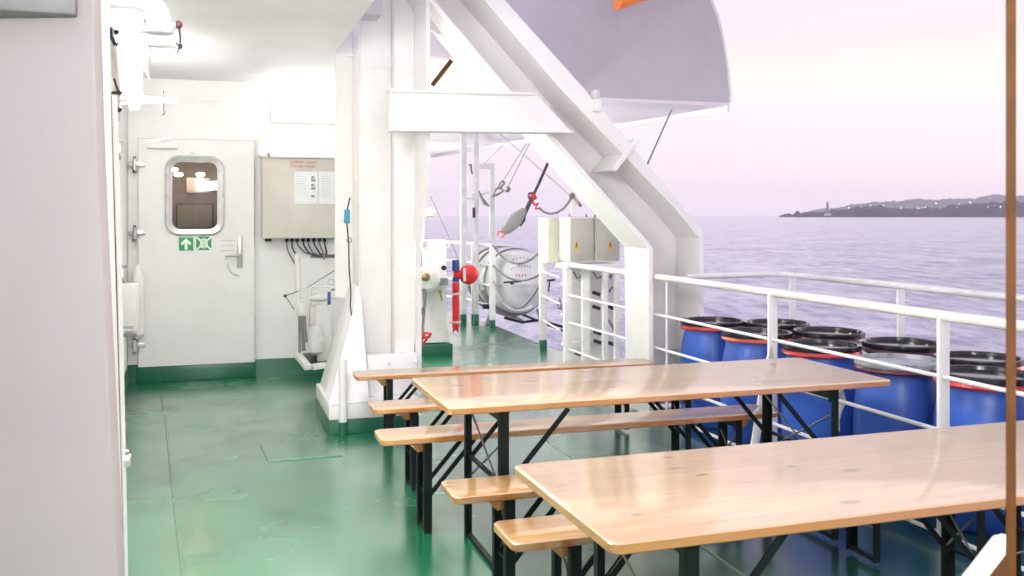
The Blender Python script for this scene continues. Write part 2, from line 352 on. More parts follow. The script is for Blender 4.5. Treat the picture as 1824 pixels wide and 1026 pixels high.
# far coast: two ridges
def ridge(name, px0, px1, D, prof, material, depth, rough, seed, n=420, jag=9.0):
    """prof: list of (pixel x, top row); heights follow from the distance D"""
    bm = bmesh.new(); rows = 9; grid = []
    for i in range(n+1):
        px = px0+(px1-px0)*i/n
        for (xa, ya), (xb, yb) in zip(prof, prof[1:]):
            if xa <= px <= xb: top = ya+(yb-ya)*(px-xa)/(xb-xa)
        h = max(2.0, H+(HOR-top)/F*D+6)
        col = []
        for j in range(rows+1):
            t = j/rows; Yw = D+depth*t; xw = (px-912)/F*(D+depth*t)
            prf = math.sin(PI*min(1, .06+t*1.0))**.6 if t < 1 else 0
            nz = noise.fractal(Vector((xw*rough+seed, Yw*rough*1.3, seed)), 1.0, 2.0, 5)
            z = -6.6 + (h)*prf*(1+.16*nz) + (jag*noise.fractal(Vector((xw*.05+seed, Yw*.03, 1.7)), 1.0, 2.0, 4) if 0 < j < rows else 0) + (2.5*nz if 0 < j < rows else 0)
            if j == 0: z = -8
            col.append(bm.verts.new((xw, Yw, z)))
        grid.append(col)
    for i in range(n):
        for j in range(rows): bm.faces.new((grid[i][j], grid[i+1][j], grid[i+1][j+1], grid[i][j+1]))
    me = bpy.data.meshes.new(name); bm.to_mesh(me); bm.free(); me.materials.append(material)
    for p in me.polygons: p.use_smooth = True
    o = bpy.data.objects.new(name, me); COL.objects.link(o); return tag(o, kind='structure')
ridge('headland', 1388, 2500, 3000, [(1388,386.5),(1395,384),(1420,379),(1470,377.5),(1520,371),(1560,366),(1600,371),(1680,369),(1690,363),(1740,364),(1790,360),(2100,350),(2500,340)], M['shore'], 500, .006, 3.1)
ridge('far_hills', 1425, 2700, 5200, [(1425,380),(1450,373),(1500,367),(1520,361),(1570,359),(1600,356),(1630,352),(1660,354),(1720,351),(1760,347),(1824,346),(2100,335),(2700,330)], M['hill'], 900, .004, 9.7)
# lighthouse
lx = (1474-912)/F
t = bpy.data.objects.new('lighthouse', None); COL.objects.link(t); t.location = (lx*2990, 2990, -2); BASE[t.name] = Vector((0,0,0)); tag(t, 'slender grey lighthouse standing alone on the headland point', 'lighthouse')
MB().lathe([(5.0,0),(4.2,16),(3.4,36)], (0,0,0), seg=16).build('tower', M['grey2'], t)
MB().lathe([(5.2,36.02),(5.2,37.2)], (0,0,0), seg=16).build('gallery', M['grey2'], t)
MB().lathe([(2.8,37.25),(2.8,42),(3.2,42.2),(.3,47)], (0,0,0), seg=16).build('lantern_room', M['grey2'], t)
MB().box(-9,9,-6,6,0,6).prism([(-9,-6,6.01),(9,-6,6.01),(9,0,9),(-9,0,9)], (0,.5,0)).build('keeper_house', M['lgrey'], t)
# lamps of the town on the shore
mbm = bmesh.new()
def shore_lamp(px, y, first=[None]):
    D = 2975.0; x = (px-912)/F*D; z = H-(y-HOR)/F*D
    if first[0] is None:
        t = bpy.data.objects.new('shore_lamp', None); COL.objects.link(t); BASE[t.name] = Vector((0,0,0))
        MB().tube([(0,0,-9),(0,0,0)], .3, 6).build('pole', M['grey2'], t)
        MB().ball((0,0,.9), 1.0, (1.25,1.25,1), 1).build('lamp_head', M['shore_light'], t)
        first[0] = t; o = t
    else: o = copy_tree(first[0])
    o.location = (x, D, z); sc = random.uniform(.6, 1.3); o.scale = (sc,)*3
    return tag(o, 'small white lamp among the lights scattered along the dark far shore', 'lamp', 'lamps along the far shore')
for px, y in [(1465,376),(1478,372),(1512,371),(1548,371),(1551,366),(1574,366),(1589,370),(1605,371),(1614,370),(1634,371),(1637,371.5),(1643,370),(1648,370),(1667,363),(1675,371),(1704,370),(1708,364),(1728,361),(1760,369),(1764,354),(1782,369),(1772,367)]:
    shore_lamp(px, y)

# ================================================================== DECKHOUSE
# door placement on the end bulkhead
dl, dr = at_d(248, 450, DB).x, at_d(452, 450, DB).x
dz0, dz1 = at_d(350, 648, DB).z, at_d(340, 250, DB).z
wx0, wx1 = at_d(307, 350, DB).x, at_d(387, 350, DB).x          # window clear opening
wz0, wz1 = at_d(347, 408, DB).z, at_d(347, 289, DB).z
t = thing('end_bulkhead', 'white steel bulkhead closing the end of the walkway behind the door', 'wall', (SL, DB, 0))
SR = 1.46
b = MB(); hx0, hx1, hz0, hz1 = wx0-.02, wx1+.02, wz0-.02, wz1+.02
b.box(SL, hx0, DB, DB+.08, 0, ZC).box(hx1, SR, DB, DB+.08, 0, ZC).box(hx0, hx1, DB, DB+.08, 0, hz0).box(hx0, hx1, DB, DB+.08, hz1, ZC)
b.build('panel', M['wall'], t)
MB().box(SL, SR, DB-.012, DB-.001, 0, .165).box(dl-.02, dr+.02, DB-.05, DB-.013, 0, dz0-.004, .006).build('green_skirting', M['green'], t)
MB().box(dr+.05, dr+.062, DB-.01, DB-.001, .17, dz1+.1).build('frame_strip', M['wall'], t)
MB().box(SL, SR, DB-.012, DB-.001, ZC-.2, ZC-.19).build('weld_line', M['wall'], t)
# the cabin seen through the window
t = thing('cabin_lobby', 'dim brown lobby and glowing balls for reflected lamps seen through the door window', 'room', (0, DB+.1, 1))
b = MB(); D2 = DB+.95
b.box(SL+.02, SR-.02, D2, D2+.04, .02, 2.6).box(SL+.02, SL+.05, DB+.09, D2-.002, .02, 2.6).box(SR-.05, SR-.02, DB+.09, D2-.002, .02, 2.6).box(SL+.052, SR-.052, DB+.09, D2-.002, 2.5, 2.54)
b.build('wall', M['inside'], t)
p = at_d(304, 345, D2-.02); q = at_d(392, 414, D2-.02); MB().box(p.x, q.x, D2-.03, D2-.004, q.z, p.z).build('lower_panel', M['inside2'], t)
p = at_d(313, 362, D2-.06); q = at_d(381, 408, D2-.06)
fr = MB().box(p.x, q.x, D2-.06, D2-.032, q.z, p.z).build('screen_frame', M['black'], t)
MB().box(p.x+.018, q.x-.018, D2-.064, D2-.0605, q.z+.016, p.z-.016).build('screen', M['screen'], fr)
p = at_d(332, 316, D2-.03); q = at_d(372, 344, D2-.03); MB().box(p.x, q.x, D2-.1, D2-.004, q.z, p.z, .02).build('towel_box', M['lgrey'], t)
for px, py in [(309,302),(318,311),(357,311),(355,321)]:
    p = at_d(px, py, D2-.3); MB().ball(p, .034, (1.3, 1, .62), 2).build('lamp', M['lamp_reflection'], t)  # glowing balls stand in for deck lamps mirrored in the pane
# side wall of the walkway
t = thing('deckhouse_side_wall', 'white deckhouse side running along the left of the green walkway', 'wall', (SL, 5, 0))
MB().box(SL-.09, SL-.002, 2.4, DB+.08, 0, ZC).build('panel', M['wall'], t)
MB().box(SL-.0015, SL+.01, 2.45, DB-.02, 0, .15).build('green_skirting', M['green'], t)
# wall beyond the corner (side of the deckhouse on the foredeck side)
t = thing('forward_side_wall', 'white deckhouse side turning away past the lifeboat frame', 'wall', (SR, 12, 0))
MB().box(SR-.09, SR-.001, DB+.083, 24, 0, ZC).build('panel', M['wall'], t)
t = thing('unseen_foredeck_lamp', 'box lamp on the deckhouse side behind the frame column', 'lamp', (SR, 10.2, 2.0))
MB().box(SR, SR+.05, 9.8, 10.6, 1.95, 2.15, .006).build('housing', M['white'], t)
MB().box(SR+.052, SR+.12, 9.83, 10.57, 1.97, 2.13, .02).build('diffuser', M['foretube'], t)
t = thing('unseen_foredeck_lamp', 'unseen added box lamp further along the deckhouse side towards the bow', 'lamp', (SR, 15, 1.6))  # out-of-sight lamp added to light the far overhang from below
MB().box(SR, SR+.05, 14.6, 15.4, 1.5, 1.7, .006).build('housing', M['white'], t)
MB().box(SR+.052, SR+.12, 14.63, 15.37, 1.52, 1.68, .02).build('diffuser', M['foretube'], t)
# deckhead
b = MB(); sA = .92
e1, e2 = at_d(960, 120, 7.75), at_d(1015, 170, 9.85)
corner = at_Y(1300, 183, 11.2); DFc = corner.y
far = S(-1.7, 20.3, ZC)
poly = [(SL-.09, 2.4), (sA, 2.4), (sA, 7.75), (e1.x, 7.75), (e2.x, DFc), (corner.x, DFc), (far.x, far.y), (-3, 22)]
b.prism([(x, y, ZC+.001) for x, y in poly], (0,0,.12))
deckhead = tag(b.build('deckhead', M['ceil']), 'white painted underside of the upper deck roofing the walkway', 'ceiling')
t = thing('deck_beams', 'white stiffening beams under the upper deck overhang', 'beam', (2, 12, ZC))
for k in range(9):
    d = DFc+.5+k*1.05; f = (d-DFc)/(far.y-DFc); xe = corner.x+(far.x-corner.x)*f-.12
    MB().prism([(SR+.2,d,ZC), (xe,d,ZC), (xe-.25,d,ZC-.06), (xe-1.0,d,ZC-.14), (SR+.2,d,ZC-.14)], (0,.016,0)).build('beam', M['ceil'], t)
b = MB(); b.bar((corner.x-.02,DFc,ZC-.02), (far.x-.02,far.y,ZC-.02), .03, .08); b.build('edge_lip', M['ceil'], t)
# girder along the cut deckhead edge behind the davit frame
b = MB(); gx = at_d(890, 60, 7.72).x; b.box(sA, gx, 7.70, 7.748, ZC-.0, ZC+.34).box(sA, gx, 7.62, 7.695, ZC-.012, ZC+.012)
tag(b.build('edge_girder', M['ceil'], base=(1.8, 7.7, ZC)), 'white edge girder of the upper deck behind the lifeboat frame', 'beam')
# curved wing bulkhead above (facing the camera)
pts = []
for px, py in [(1300,183),(1301.5,165),(1297,120),(1289,70),(1279,30),(1265,-5),(1245,-45),(1215,-90),(1170,-130)]:
    pts.append(at_d(px, py, DFc-.002))
l0 = at_d(895, 180, DFc-.002); pts += [Vector((l0.x, DFc-.002, pts[-1].z)), Vector((l0.x, DFc-.002, pts[0].z))]
t = thing('wing_bulkhead', 'large grey lilac bulkhead plate with curved outer edge above the sea', 'bulkhead', (corner.x-1, DFc, ZC))
MB().prism(pts, (0,.03,0)).build('plate', M['grey'], t)
edge = [p + Vector((.0,.012,0)) for p in pts[:9]]
MB().tube(edge, .022, 8).build('edge_bar', M['frame'], t)

# ================================================================== DOOR with fittings
t = thing('weather_door', 'white steel door with rounded window and lever handle on end bulkhead', 'door', (dl, DB, dz0))
b = MB(); f0, f1 = DB-.058, DB-.016
b.box(dl, hx0, f0, f1, dz0, dz1).box(hx1, dr, f0, f1, dz0, dz1).box(hx0, hx1, f0, f1, dz0, hz0).box(hx0, hx1, f0, f1, hz1, dz1)
door = b.build('door_panel', M['wall'], t)
b = MB(); g_ = .012
b.box(dl-g_, dl-.001, f1-.006, f1, dz0-g_, dz1+g_).box(dr+.001, dr+g_, f1-.006, f1, dz0-g_, dz1+g_).box(dl, dr, f1-.006, f1, dz1+.001, dz1+g_).box(dl, dr, f1-.006, f1, dz0-g_, dz0-.001).build('door_gasket', M['lgrey'], t)
def rrect(x0, x1, z0, z1, r, d, n=6):
    out = []
    for cx, cz, a0 in ((x1-r, z1-r, 0), (x0+r, z1-r, PI/2), (x0+r, z0+r, PI), (x1-r, z0+r, 1.5*PI)):
        for i in range(n+1):
            a = a0+PI/2*i/n; out.append(Vector((cx+r*math.cos(a), d, cz+r*math.sin(a))))
    return out
o1 = rrect(wx0-.065, wx1+.065, wz0-.06, wz1+.06, .13, f0-.022); o0 = rrect(wx0-.065, wx1+.065, wz0-.06, wz1+.06, .13, f0+.002)
i1 = rrect(wx0, wx1, wz0, wz1, .075, f0-.014); i0 = rrect(wx0, wx1, wz0, wz1, .075, f1)
m1 = rrect(wx0-.05, wx1+.05, wz0-.045, wz1+.045, .118, f0-.03)
wf = MB().loft([o0, o1, m1, i1, i0], cap=False).build('window_frame', M['alu'], t)
for zz in (.2, .5, .8):
    MB().box(wx0-.058, wx0-.04, f0-.036, f0-.026, wz0+(wz1-wz0)*zz-.012, wz0+(wz1-wz0)*zz+.012, .003).box(wx1+.04, wx1+.058, f0-.036, f0-.026, wz0+(wz1-wz0)*zz-.012, wz0+(wz1-wz0)*zz+.012, .003).build('screw', M['steel'], wf)
MB().box(wx0-.005, wx1+.005, f0+.012, f0+.018, wz0-.005, wz1+.005).build('window_pane', M['glass'], t)
for py in (293, 415, 615):
    p = at_d(240, py, f0-.01)
    h = MB().box(p.x-.055, p.x+.09, f0-.02, f0-.002, p.z-.02, p.z+.02, .004).tube([(p.x, f0-.03, p.z-.055), (p.x, f0-.03, p.z+.055)], .018, 10).build('hinge', M['steel'], t)
    MB().ball((p.x, f0-.03, p.z-.065), .022, (1,1,.7), 1).ball((p.x, f0-.03, p.z+.065), .018, (1,1,.7), 1).build('hinge_cap', M['dsteel'], h)
p = at_d(427, 448, f0); ha = MB().box(p.x-.024, p.x+.024, f0-.024, f0-.001, p.z-.15, p.z+.15, .01).build('handle_plate', M['steel'], t)
MB().tube([(p.x, f0-.02, p.z-.04), (p.x, f0-.075, p.z-.04), (p.x-.02, f0-.085, p.z-.04), (p.x-.135, f0-.08, p.z-.04)], .011, 8).build('lever', M['steel'], ha)
p = at_d(413, 484, f0); MB().tube(arc((p.x+.075, f0-.002, p.z+.075), .11, PI*.98, PI*1.48, 10, X, Z), .012, 6).build('scuff_guard', M['lgrey'], t)
p = at_d(287, 259, f0); cl = MB().box(p.x-.12, p.x+.15, f0-.05, f0-.001, p.z-.03, p.z+.025, .006).build('door_closer', M['white'], t)
MB().bar((p.x-.05, f0-.03, p.z+.04), (p.x+.09, f0-.03, p.z+.075), .015, .01).build('closer_arm', M['steel'], cl)
p = at_d(343, 273, f0); MB().box(p.x-.025, p.x+.025, f0-.006, f0-.001, p.z-.008, p.z+.008).build('number_plate', M['lgrey'], t)
for i, dy in enumerate((0, 9, 18, 27, 33)):
    p = at_d(405, 428+dy, f0); w = (.06, .055, .065, .03, .03)[i]
    text_mesh('notice_text', ('KEEP THIS DOOR', 'CLOSED AT SEA', 'USE THE HANDLE', 'ONLY', 'AT SEA')[i] if False else '', .02, M['lgrey'], t, p, X, Z) if False else MB().box(p.x-w, p.x+w, f0-.003, f0-.0005, p.z-.008, p.z+.004).build('notice_line', M['lgrey'], t)
# drain box / hose covers at the hinge side
p = at_d(244, 545, f0-.05); MB().lathe([(.02,-.30),(.055,-.26),(.06,0),(.05,.3),(.012,.38)], (p.x+.01, f0-.07, p.z), seg=14).build('cover_sleeve', M['white'], t)
# signs on the door
def sign(px0, px1, py0, py1, name, label):
    p, q = at_d(px0, py1, f0-.002), at_d(px1, py0, f0-.002)
    t = thing(name, label, 'sign', ((p.x+q.x)/2, f0-.002, p.z))
    MB().box(p.x, q.x, f0-.006, f0-.002, p.z, q.z).build('border', M['sglow'], t)
    MB().box(p.x+.008, q.x-.008, f0-.008, f0-.0062, p.z+.008, q.z-.008).build('panel', M['sgreen'], t)
    return t, (p.x+q.x)/2, (p.z+q.z)/2, q.x-p.x, q.z-p.z
t, cx, cz, w, h = sign(317, 346, 421, 448, 'exit_sign', 'green sign with pale upward arrow below the door window')
fs = f0-.0083
MB().prism([(cx+a*w, fs, cz+bb*h) for a, bb in ((0,.38),(.30,.08),(.30,-.06),(.20,-.06),(.09,.08),(.09,-.38),(-.09,-.38),(-.09,.08),(-.20,-.06),(-.30,-.06),(-.30,.08))], (0,-.0016,0)).build('arrow', M['sglow'], t)
t, cx, cz, w, h = sign(348, 378, 420, 447, 'muster_sign', 'green muster station sign of people and four corner arrows beside the arrow sign')
for sx in (-1, 1):
    for sz in (-1, 1):
        b = MB()
        tip, tail = (cx+sx*.20*w, cz+sz*.18*h), (cx+sx*.44*w, cz+sz*.43*h)
        b.bar((tail[0], fs-.0012, tail[1]), (tip[0], fs-.0012, tip[1]), .0024, .016, up=(-sx*.7, 0, sz*.7))
        b.prism([(tip[0]-sx*.03*w, fs, tip[1]-sz*.03*h), (tip[0]+sx*.10*w, fs, tip[1]-sz*.02*h), (tip[0]-sx*.02*w, fs, tip[1]+sz*.10*h)], (0,-.003,0))
        b.build('arrow', M['sglow'], t)
b = MB()
for ox, oz, k in ((-.12,.03,1.0),(.12,.03,1.0),(0,.1,.9),(-.05,-.08,.8),(.06,-.08,.8)):
    b.lathe([(.001,0),(.011*k,.0005),(.011*k,.004),(.001,.0045)], (cx+ox*w, fs+.001, cz+oz*h+.03*k), axis=(0,-1,0), seg=10)
    b.prism([(cx+ox*w+a*k, fs-.0005, cz+oz*h+c*k) for a, c in ((-.015,.018),(.015,.018),(.018,-.015),(.009,-.045),(-.009,-.045),(-.018,-.015))], (0,-.003,0))
b.build('people', M['sglow'], t)

# ================================================================== POWER PANEL
p, q = at_d(467, 425, DB-.16), at_d(640, 284, DB-.16)
x0, x1, z0, z1 = p.x, p.x+.93, p.z, q.z
t = thing('power_panel', 'beige electrical cabinet with red lettering and paper notices on bulkhead', 'cabinet', (x0, DB, z0))
MB().box(x0, x1, DB-.16, DB-.02, z0, z1, .008).build('cabinet', M['cab'], t)
MB().box(x0-.02, x1+.02, DB-.19, DB-.001, z1+.002, z1+.03, .004).build('rain_hood', M['wall'], t)
for xx in (x0+.06, x1-.13): MB().lathe([(.012,0),(.012,.02)], (xx, DB-.10, z1+.031), seg=8).ball((xx, DB-.195, z1+.018), .014, (1,.5,1), 1).build('bolt', M['dsteel'], t)
for xx in (x0+.06, x1-.16): MB().box(xx-.03, xx+.03, DB-.14, DB-.03, z0-.028, z0-.002, .004).build('mount_foot', M['blackm'], t)
fd = DB-.162
tx = at_d(540, 295, fd).x
text_mesh('lettering', 'LIFERAFT DAVIT', .036, M['rink'], t, (tx, fd, z1-.05), X, Z)
text_mesh('lettering', 'POWER PANEL', .036, M['rink'], t, (tx, fd, z1-.09), X, Z)
for k, (a, c) in enumerate(((524, 566), (568, 610))):
    pa, pb = at_d(a, 363, fd), at_d(c, 306, fd)
    pp = MB().box(pa.x, pb.x, fd-.003, fd+.001, pa.z, pb.z).build('notice', M['paper'], t)
    b = MB(); w = pb.x-pa.x; h = pb.z-pa.z
    for i in range(9): b.box(pa.x+.1*w, pa.x+(.45+.12*((i*37+k*13) % 3)/3)*w, fd-.0042, fd-.0031, pb.z-(.16+.075*i)*h, pb.z-(.16+.075*i)*h+.006)
    b.build('print', M['lgrey'], pp)
    for i, zz in enumerate((.18, .27, .42, .52, .76)): MB().box(pa.x+.72*w, pa.x+(.9 if i % 2 else .86)*w, fd-.0045, fd-.0031, pb.z-zz*h-.012, pb.z-zz*h+.012).build('pictogram', M['ink'] if k == 0 else M['ink2'], pp)
tray = at_d(545, 457, DB-.03)
for i, px in enumerate((511, 520, 529, 540, 549, 559, 569, 578)):
    p = at_d(px, 425, DB-.08); p.z = z0
    if i < 2: pts = [p, p-Z*.10, Vector((p.x+.05+.02*i, DB-.03, p.z-.2)), Vector((p.x+.085-.03*i, DB-.02, p.z-.26))]
    else:
        e = at_d(560+i*4, 457-(i % 3), DB-.025); pts = [p, p-Z*.06, p*.5+e*.5-Z*.06+Vector((-.03 if i < 5 else .0,.02,0)), e+Vector((-.05,0,.012)), e, Vector((x1-.1, DB-.025, e.z+.003))]
    g = MB().tube([p+Z*.001, p-Z*.035], .017, 8).build('cable_gland', M['blackm'], t)
    sm = []
    for a, c in zip(pts, pts[1:]):
        for k in range(4): sm.append(a.lerp(c, k/4))
    sm.append(pts[-1])
    for _ in range(2): sm = [sm[0]] + [(sm[j-1]+sm[j]*2+sm[j+1])/4 for j in range(1, len(sm)-1)] + [sm[-1]]
    MB().tube(sm, .0085, 6).build('cable', M['drope'] if i % 2 else M['rope'], t)
p = at_d(572, 457, DB-.02); MB().box(p.x-.1, x1-.05, DB-.018, DB-.001, p.z-.012, p.z+.012).box(p.x+.02, p.x+.035, DB-.05, DB-.019, p.z-.03, p.z+.03).box(p.x+.16, p.x+.175, DB-.05, DB-.019, p.z-.03, p.z+.03).build('cable_tray', M['grey2'], t)

# lamp above the panel
p, q = at_d(484, 216, DB-.12), at_d(606, 166, DB-.12); xx1 = p.x+.88
t = thing('wall_lamp', 'lit white fluorescent lamp on end bulkhead above the beige cabinet', 'lamp', (p.x, DB, p.z))
MB().box(p.x, xx1, DB-.05, DB-.001, p.z, q.z-.03, .008).build('housing', M['white'], t)
MB().box(p.x+.02, xx1-.02, DB-.14, DB-.052, p.z+.015, q.z-.045, .03).build('diffuser', M['tube'], t)
# floodlight on the side wall
p = at_Y(245, 120, 7.2)
t = thing('side_wall_lamp', 'bright lit lamp in white guard high on the left walkway wall', 'lamp', (SL, p.y, p.z))
MB().box(SL, p.x-.075, p.y-.09, p.y+.09, p.z-.24, p.z+.25, .01).build('housing', M['white'], t)
MB().tube([(p.x-.02, p.y, p.z-.32), (p.x-.02, p.y, p.z-.25), (p.x-.02, p.y, p.z+.24), (p.x-.02, p.y, p.z+.3)], [.03,.052,.052,.03], 14).build('lamp_globe', M['flood'], t)
b = MB(); b.prism([(p.x+.05, p.y-.07, p.z+.26), (p.x+.10, p.y-.05, p.z+.25), (p.x+.085, p.y-.05, p.z-.08), (p.x+.05, p.y-.07, p.z-.02)], (0,.1,0), .004); b.build('shade', M['white'], t)

# conduit arm and little pipes on the side wall
p, q = at_Y(200, 171, 7.6), at_Y(316, 181, 7.6)
t = thing('bracket_arm', 'white tubular arm sticking out from the left wall above the door', 'bracket', (SL, p.y, p.z))
MB().tube([(SL, p.y, p.z), q], .022, 10).tube([(SL, p.y+.01, p.z-.06), q-Z*.005-X*.1], .012, 8).build('arm', M['cream'], t)
r = p.lerp(q, .78); MB().tube([r+Z*.08, r-Z*.09], .009, 6).ball(r-Z*.1, .02, (1,1,1), 1).build('clamp', M['dsteel'], t)
# gooseneck vent
Yg = 5.0
pth = [at_Y(120, -12, Yg), at_Y(200, -8, Yg), at_Y(245, -4, Yg), at_Y(268, 6, Yg), at_Y(281, 24, Yg), at_Y(283, 42, Yg), at_Y(283, 55, Yg)]
t = thing('gooseneck_vent', 'greyish white gooseneck pipe with a black cord dangling from its tip', 'vent', pth[0])
MB().tube([Vector((SL-.0, pth[0].y, pth[0].z))]+pth[1:], [.062]*5+[.066,.066], 16).lathe([(.066,0),(.072,.005),(.072,.03),(.066,.035)], at_Y(283, 60, Yg), seg=16).build('pipe', M['grey'], t)
p = at_Y(303, 47, Yg); q = at_Y(318, 44, Yg); sp = MB().tube([p-X*.03, q], .016, 10).build('spout', M['grey'], t)
MB().ball(q, .021, (1,1,1.1), 2).build('knob', M['dred'], sp)
p = at_Y(262, 45, Yg); q = at_Y(240, 55, Yg); MB().tube([p, q], [.04,.02], 10).build('side_nipple', M['grey'], t)
c0 = at_Y(319, 48, Yg); c1 = at_Y(321, 82, Yg); cd = MB().tube([c0, c0.lerp(c1,.5)+X*.003, c1], .006, 6).build('cord', M['drope'], t)
MB().ball(c1, .016, (.8,.8,1.2), 1).tube([c1, c1+Vector((-.018,0,-.045))], .004, 5).tube([c1, c1+Vector((-.022,0,.015))], .004, 5).build('frayed_knot', M['drope'], cd)
# clips and pipes on the side wall near the corner
t = thing('valve_pipework', 'cream pipe with dark valve knobs running down the left wall', 'pipe', at_Y(205, 110, 6.9))
b = MB(); b.tube([at_Y(187, -20, 6.4), at_Y(192, 40, 6.5), at_Y(200, 90, 6.6), at_Y(206, 160, 6.8), at_Y(208, 215, 6.9)], .03, 10); b.build('pipe', M['cream'], t)
for px, py in ((204,33),(207,58),(206,80),(191,130),(213,165),(212,195)):
    p = at_Y(px, py, 6.6); MB().ball(p, .022, (1,1,1), 1).tube([p, p+Vector((-.05,.03,0))], .012, 6).build('valve_knob', M['black'], t)
MB().tube([at_Y(193, 12, 6.5), at_Y(196, 42, 6.5), at_Y(198, 65, 6.5), at_Y(205, 80, 6.5)], .012, 6).tube([at_Y(203, 140, 6.5), at_Y(212, 168, 6.5)], .007, 6).build('cable', M['drope'], t)
for k, (px, py, Yy) in enumerate(((215,268,7.6),(221,490,7.6))):
    p = at_Y(px, py, Yy); t = thing('door_clip', ('steel clip', 'steel clip with flat top')[k]+(' high' if k == 0 else ' low')+' on the left wall edge beside the door hinges', 'clip', (SL, p.y, p.z), 'clips on the left wall')
    MB().box(SL, p.x-.0, p.y-.02, p.y+.02, p.z-.045, p.z+.045, .006).build('body', M['alu'], t)
    MB().tube([(p.x-.02, p.y-.005, p.z-.075), (p.x-.02, p.y-.005, p.z-.02)], .022, 8).box(p.x-.06, p.x+.02, p.y-.03, p.y+.03, p.z+.06, p.z+.075).build('catch', M['dsteel'], t)
# box unit with handle by the corner
p, q = at_Y(212, 590, 7.4), at_Y(246, 505, 7.4)
t = thing('extinguisher_box', 'white box with grey lower bracket on left wall beside the door', 'box', (SL, p.y, p.z))
MB().box(SL, q.x, p.y-.06, p.y+.06, p.z, q.z, .01).box(SL, q.x-.005, p.y-.065, p.y-.0605, (p.z+q.z)/2, (p.z+q.z)/2+.006).build('box', M['white'], t)
MB().tube([(SL, p.y-.04, p.z-.03), (q.x-.01, p.y-.04, p.z-.03)], .012, 8).build('bracket', M['grey2'], t)

# ================================================================== NEAR DOOR LEAF (left foreground)
def vp(poly, Y0, depth, bev=0):                 # vertical plate facing world -Y, from photo outline at distance Y0
    pts = [at_Y(x, y, Y0) for x, y in poly]; v = S(0, depth, 0)
    return pts, v
t = thing('open_door_leaf', 'blurred pinkish grey steel door leaf standing open at the left edge', 'door', at_Y(100, 1200, 2.3))
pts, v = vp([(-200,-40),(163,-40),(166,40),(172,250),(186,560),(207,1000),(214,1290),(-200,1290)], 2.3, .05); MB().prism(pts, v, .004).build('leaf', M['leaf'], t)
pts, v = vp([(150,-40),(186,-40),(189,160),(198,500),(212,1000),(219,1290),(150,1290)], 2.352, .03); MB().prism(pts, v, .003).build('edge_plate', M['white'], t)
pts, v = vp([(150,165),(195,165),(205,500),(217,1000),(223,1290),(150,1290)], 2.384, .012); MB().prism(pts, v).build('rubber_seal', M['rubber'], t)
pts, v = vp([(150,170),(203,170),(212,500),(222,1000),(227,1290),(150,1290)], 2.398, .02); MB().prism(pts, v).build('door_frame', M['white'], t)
for (px, py) in ((229,818),):
    p = at_Y(px, py, 2.42); dg = MB().box(p.x-.02, p.x+.006, p.y-.012, p.y+.012, p.z-.018, p.z+.012, .003).build('door_dog', M['alu'], t)
    MB().tube([(p.x-.006, p.y, p.z+.012), (p.x-.006, p.y, p.z+.022)], .008, 8).build('pin', M['steel'], dg)
MB().tube([at_Y(211, 530, 2.42), at_Y(214, 640, 2.42)], .0035, 6).tube([at_Y(213, 583, 2.42), at_Y(236, 583, 2.42)], .004, 6).build('latch_rod', M['grey2'], t)
p, q = at_Y(-60, 22, 2.24), at_Y(132, -40, 2.24); MB().box(p.x, q.x, p.y-.05, p.y+.05, p.z, q.z, .006).build('closer_box', M['grey2'], t)

# ================================================================== DAVIT FRAME
D0, D1 = 6.70, 7.15
t = thing('davit_frame', 'tall white steel lifeboat davit frame with diagonal strut and cross beam', 'frame', at_d(660, 640, 7.1)*1.0)
BASE[t.name].z = 0; t.location = W(*BASE[t.name])
def pl(poly, d): return [at_d(x, y, d) for x, y in poly]
def zset(pts, idx, z):
    for i in idx: pts[i].z = z
    return pts
TOP = -150
bs0, bs1 = at_d(585, 775, 6.82).x, at_d(742, 745, 6.82).x+.02
MB().box(bs0, bs1, 6.82, 7.72, 0, .10, .004).build('green_foot', M['green'], t)
MB().box(bs0+.004, bs1-.004, 6.825, 7.715, .102, .215, .006).build('base_box', M['frame'], t)
aL, aR = at_d(640, 500, 7.29).x, at_d(697, 500, 7.29).x
bL, bR = at_d(699, 500, 7.15).x, at_d(738, 500, 7.15).x
MB().box(aL, aR, 7.29, 7.66, .2, 3.9, .004).build('column', M['frame'], t)
MB().box(aL-.004, aR-.002, 7.284, 7.4, at_d(660, 118, 7.29).z-.008, at_d(660, 118, 7.29).z).build('weld_seam', M['frame'], t)
MB().box(aR+.002, bR, 7.15, 7.64, .2, 3.9, .003).build('column_web', M['frame'], t)
rL, rR = at_d(597, 300, 7.67).x, at_d(640, 300, 7.67).x
MB().box(rL, rR+.02, 7.665, 7.70, .9, 3.9).build('rear_plate', M['frame'], t)
b = MB(); b.prism([(bs0+.03, 7.3, .216), (aL-.001, 7.3, .216), (aL-.001, 7.3, 1.02), (aL-.03, 7.3, 1.0)], (0,.36,0), .003)
b.prism([(bs0+.006, 6.86, .216), (aL+.01, 6.86, .216), (aL+.01, 7.27, .95), (aL-.02, 7.27, .95)], (0,.03,0)); b.build('foot_gusset', M['frame'], t)
MB().box(aL+.02, bR-.0, 7.02, 7.148, .216, .52, .01).build('foot_plate', M['frame'], t)
MB().tube([at_d(610, 640, 6.80)*1+Vector((0,0,0)), Vector((at_d(611, 640, 6.80).x, 6.80, .09))], .03, 12).build('drain_pipe', M['frame'], t)
MB().tube([Vector((at_d(611, 640, 6.80).x, 6.80, .092)), Vector((at_d(611, 640, 6.80).x, 6.80, 0))], .031, 12).build('pipe_foot', M['green'], t)
s3 = at_d(766, 150, D0).x; s3b = at_d(742, 600, D1-.05).x
zz = lambda y, d: at_d(766, y, d).z
z310, z430, ztop = zz(312, D0), zz(436, 7.0), 3.9
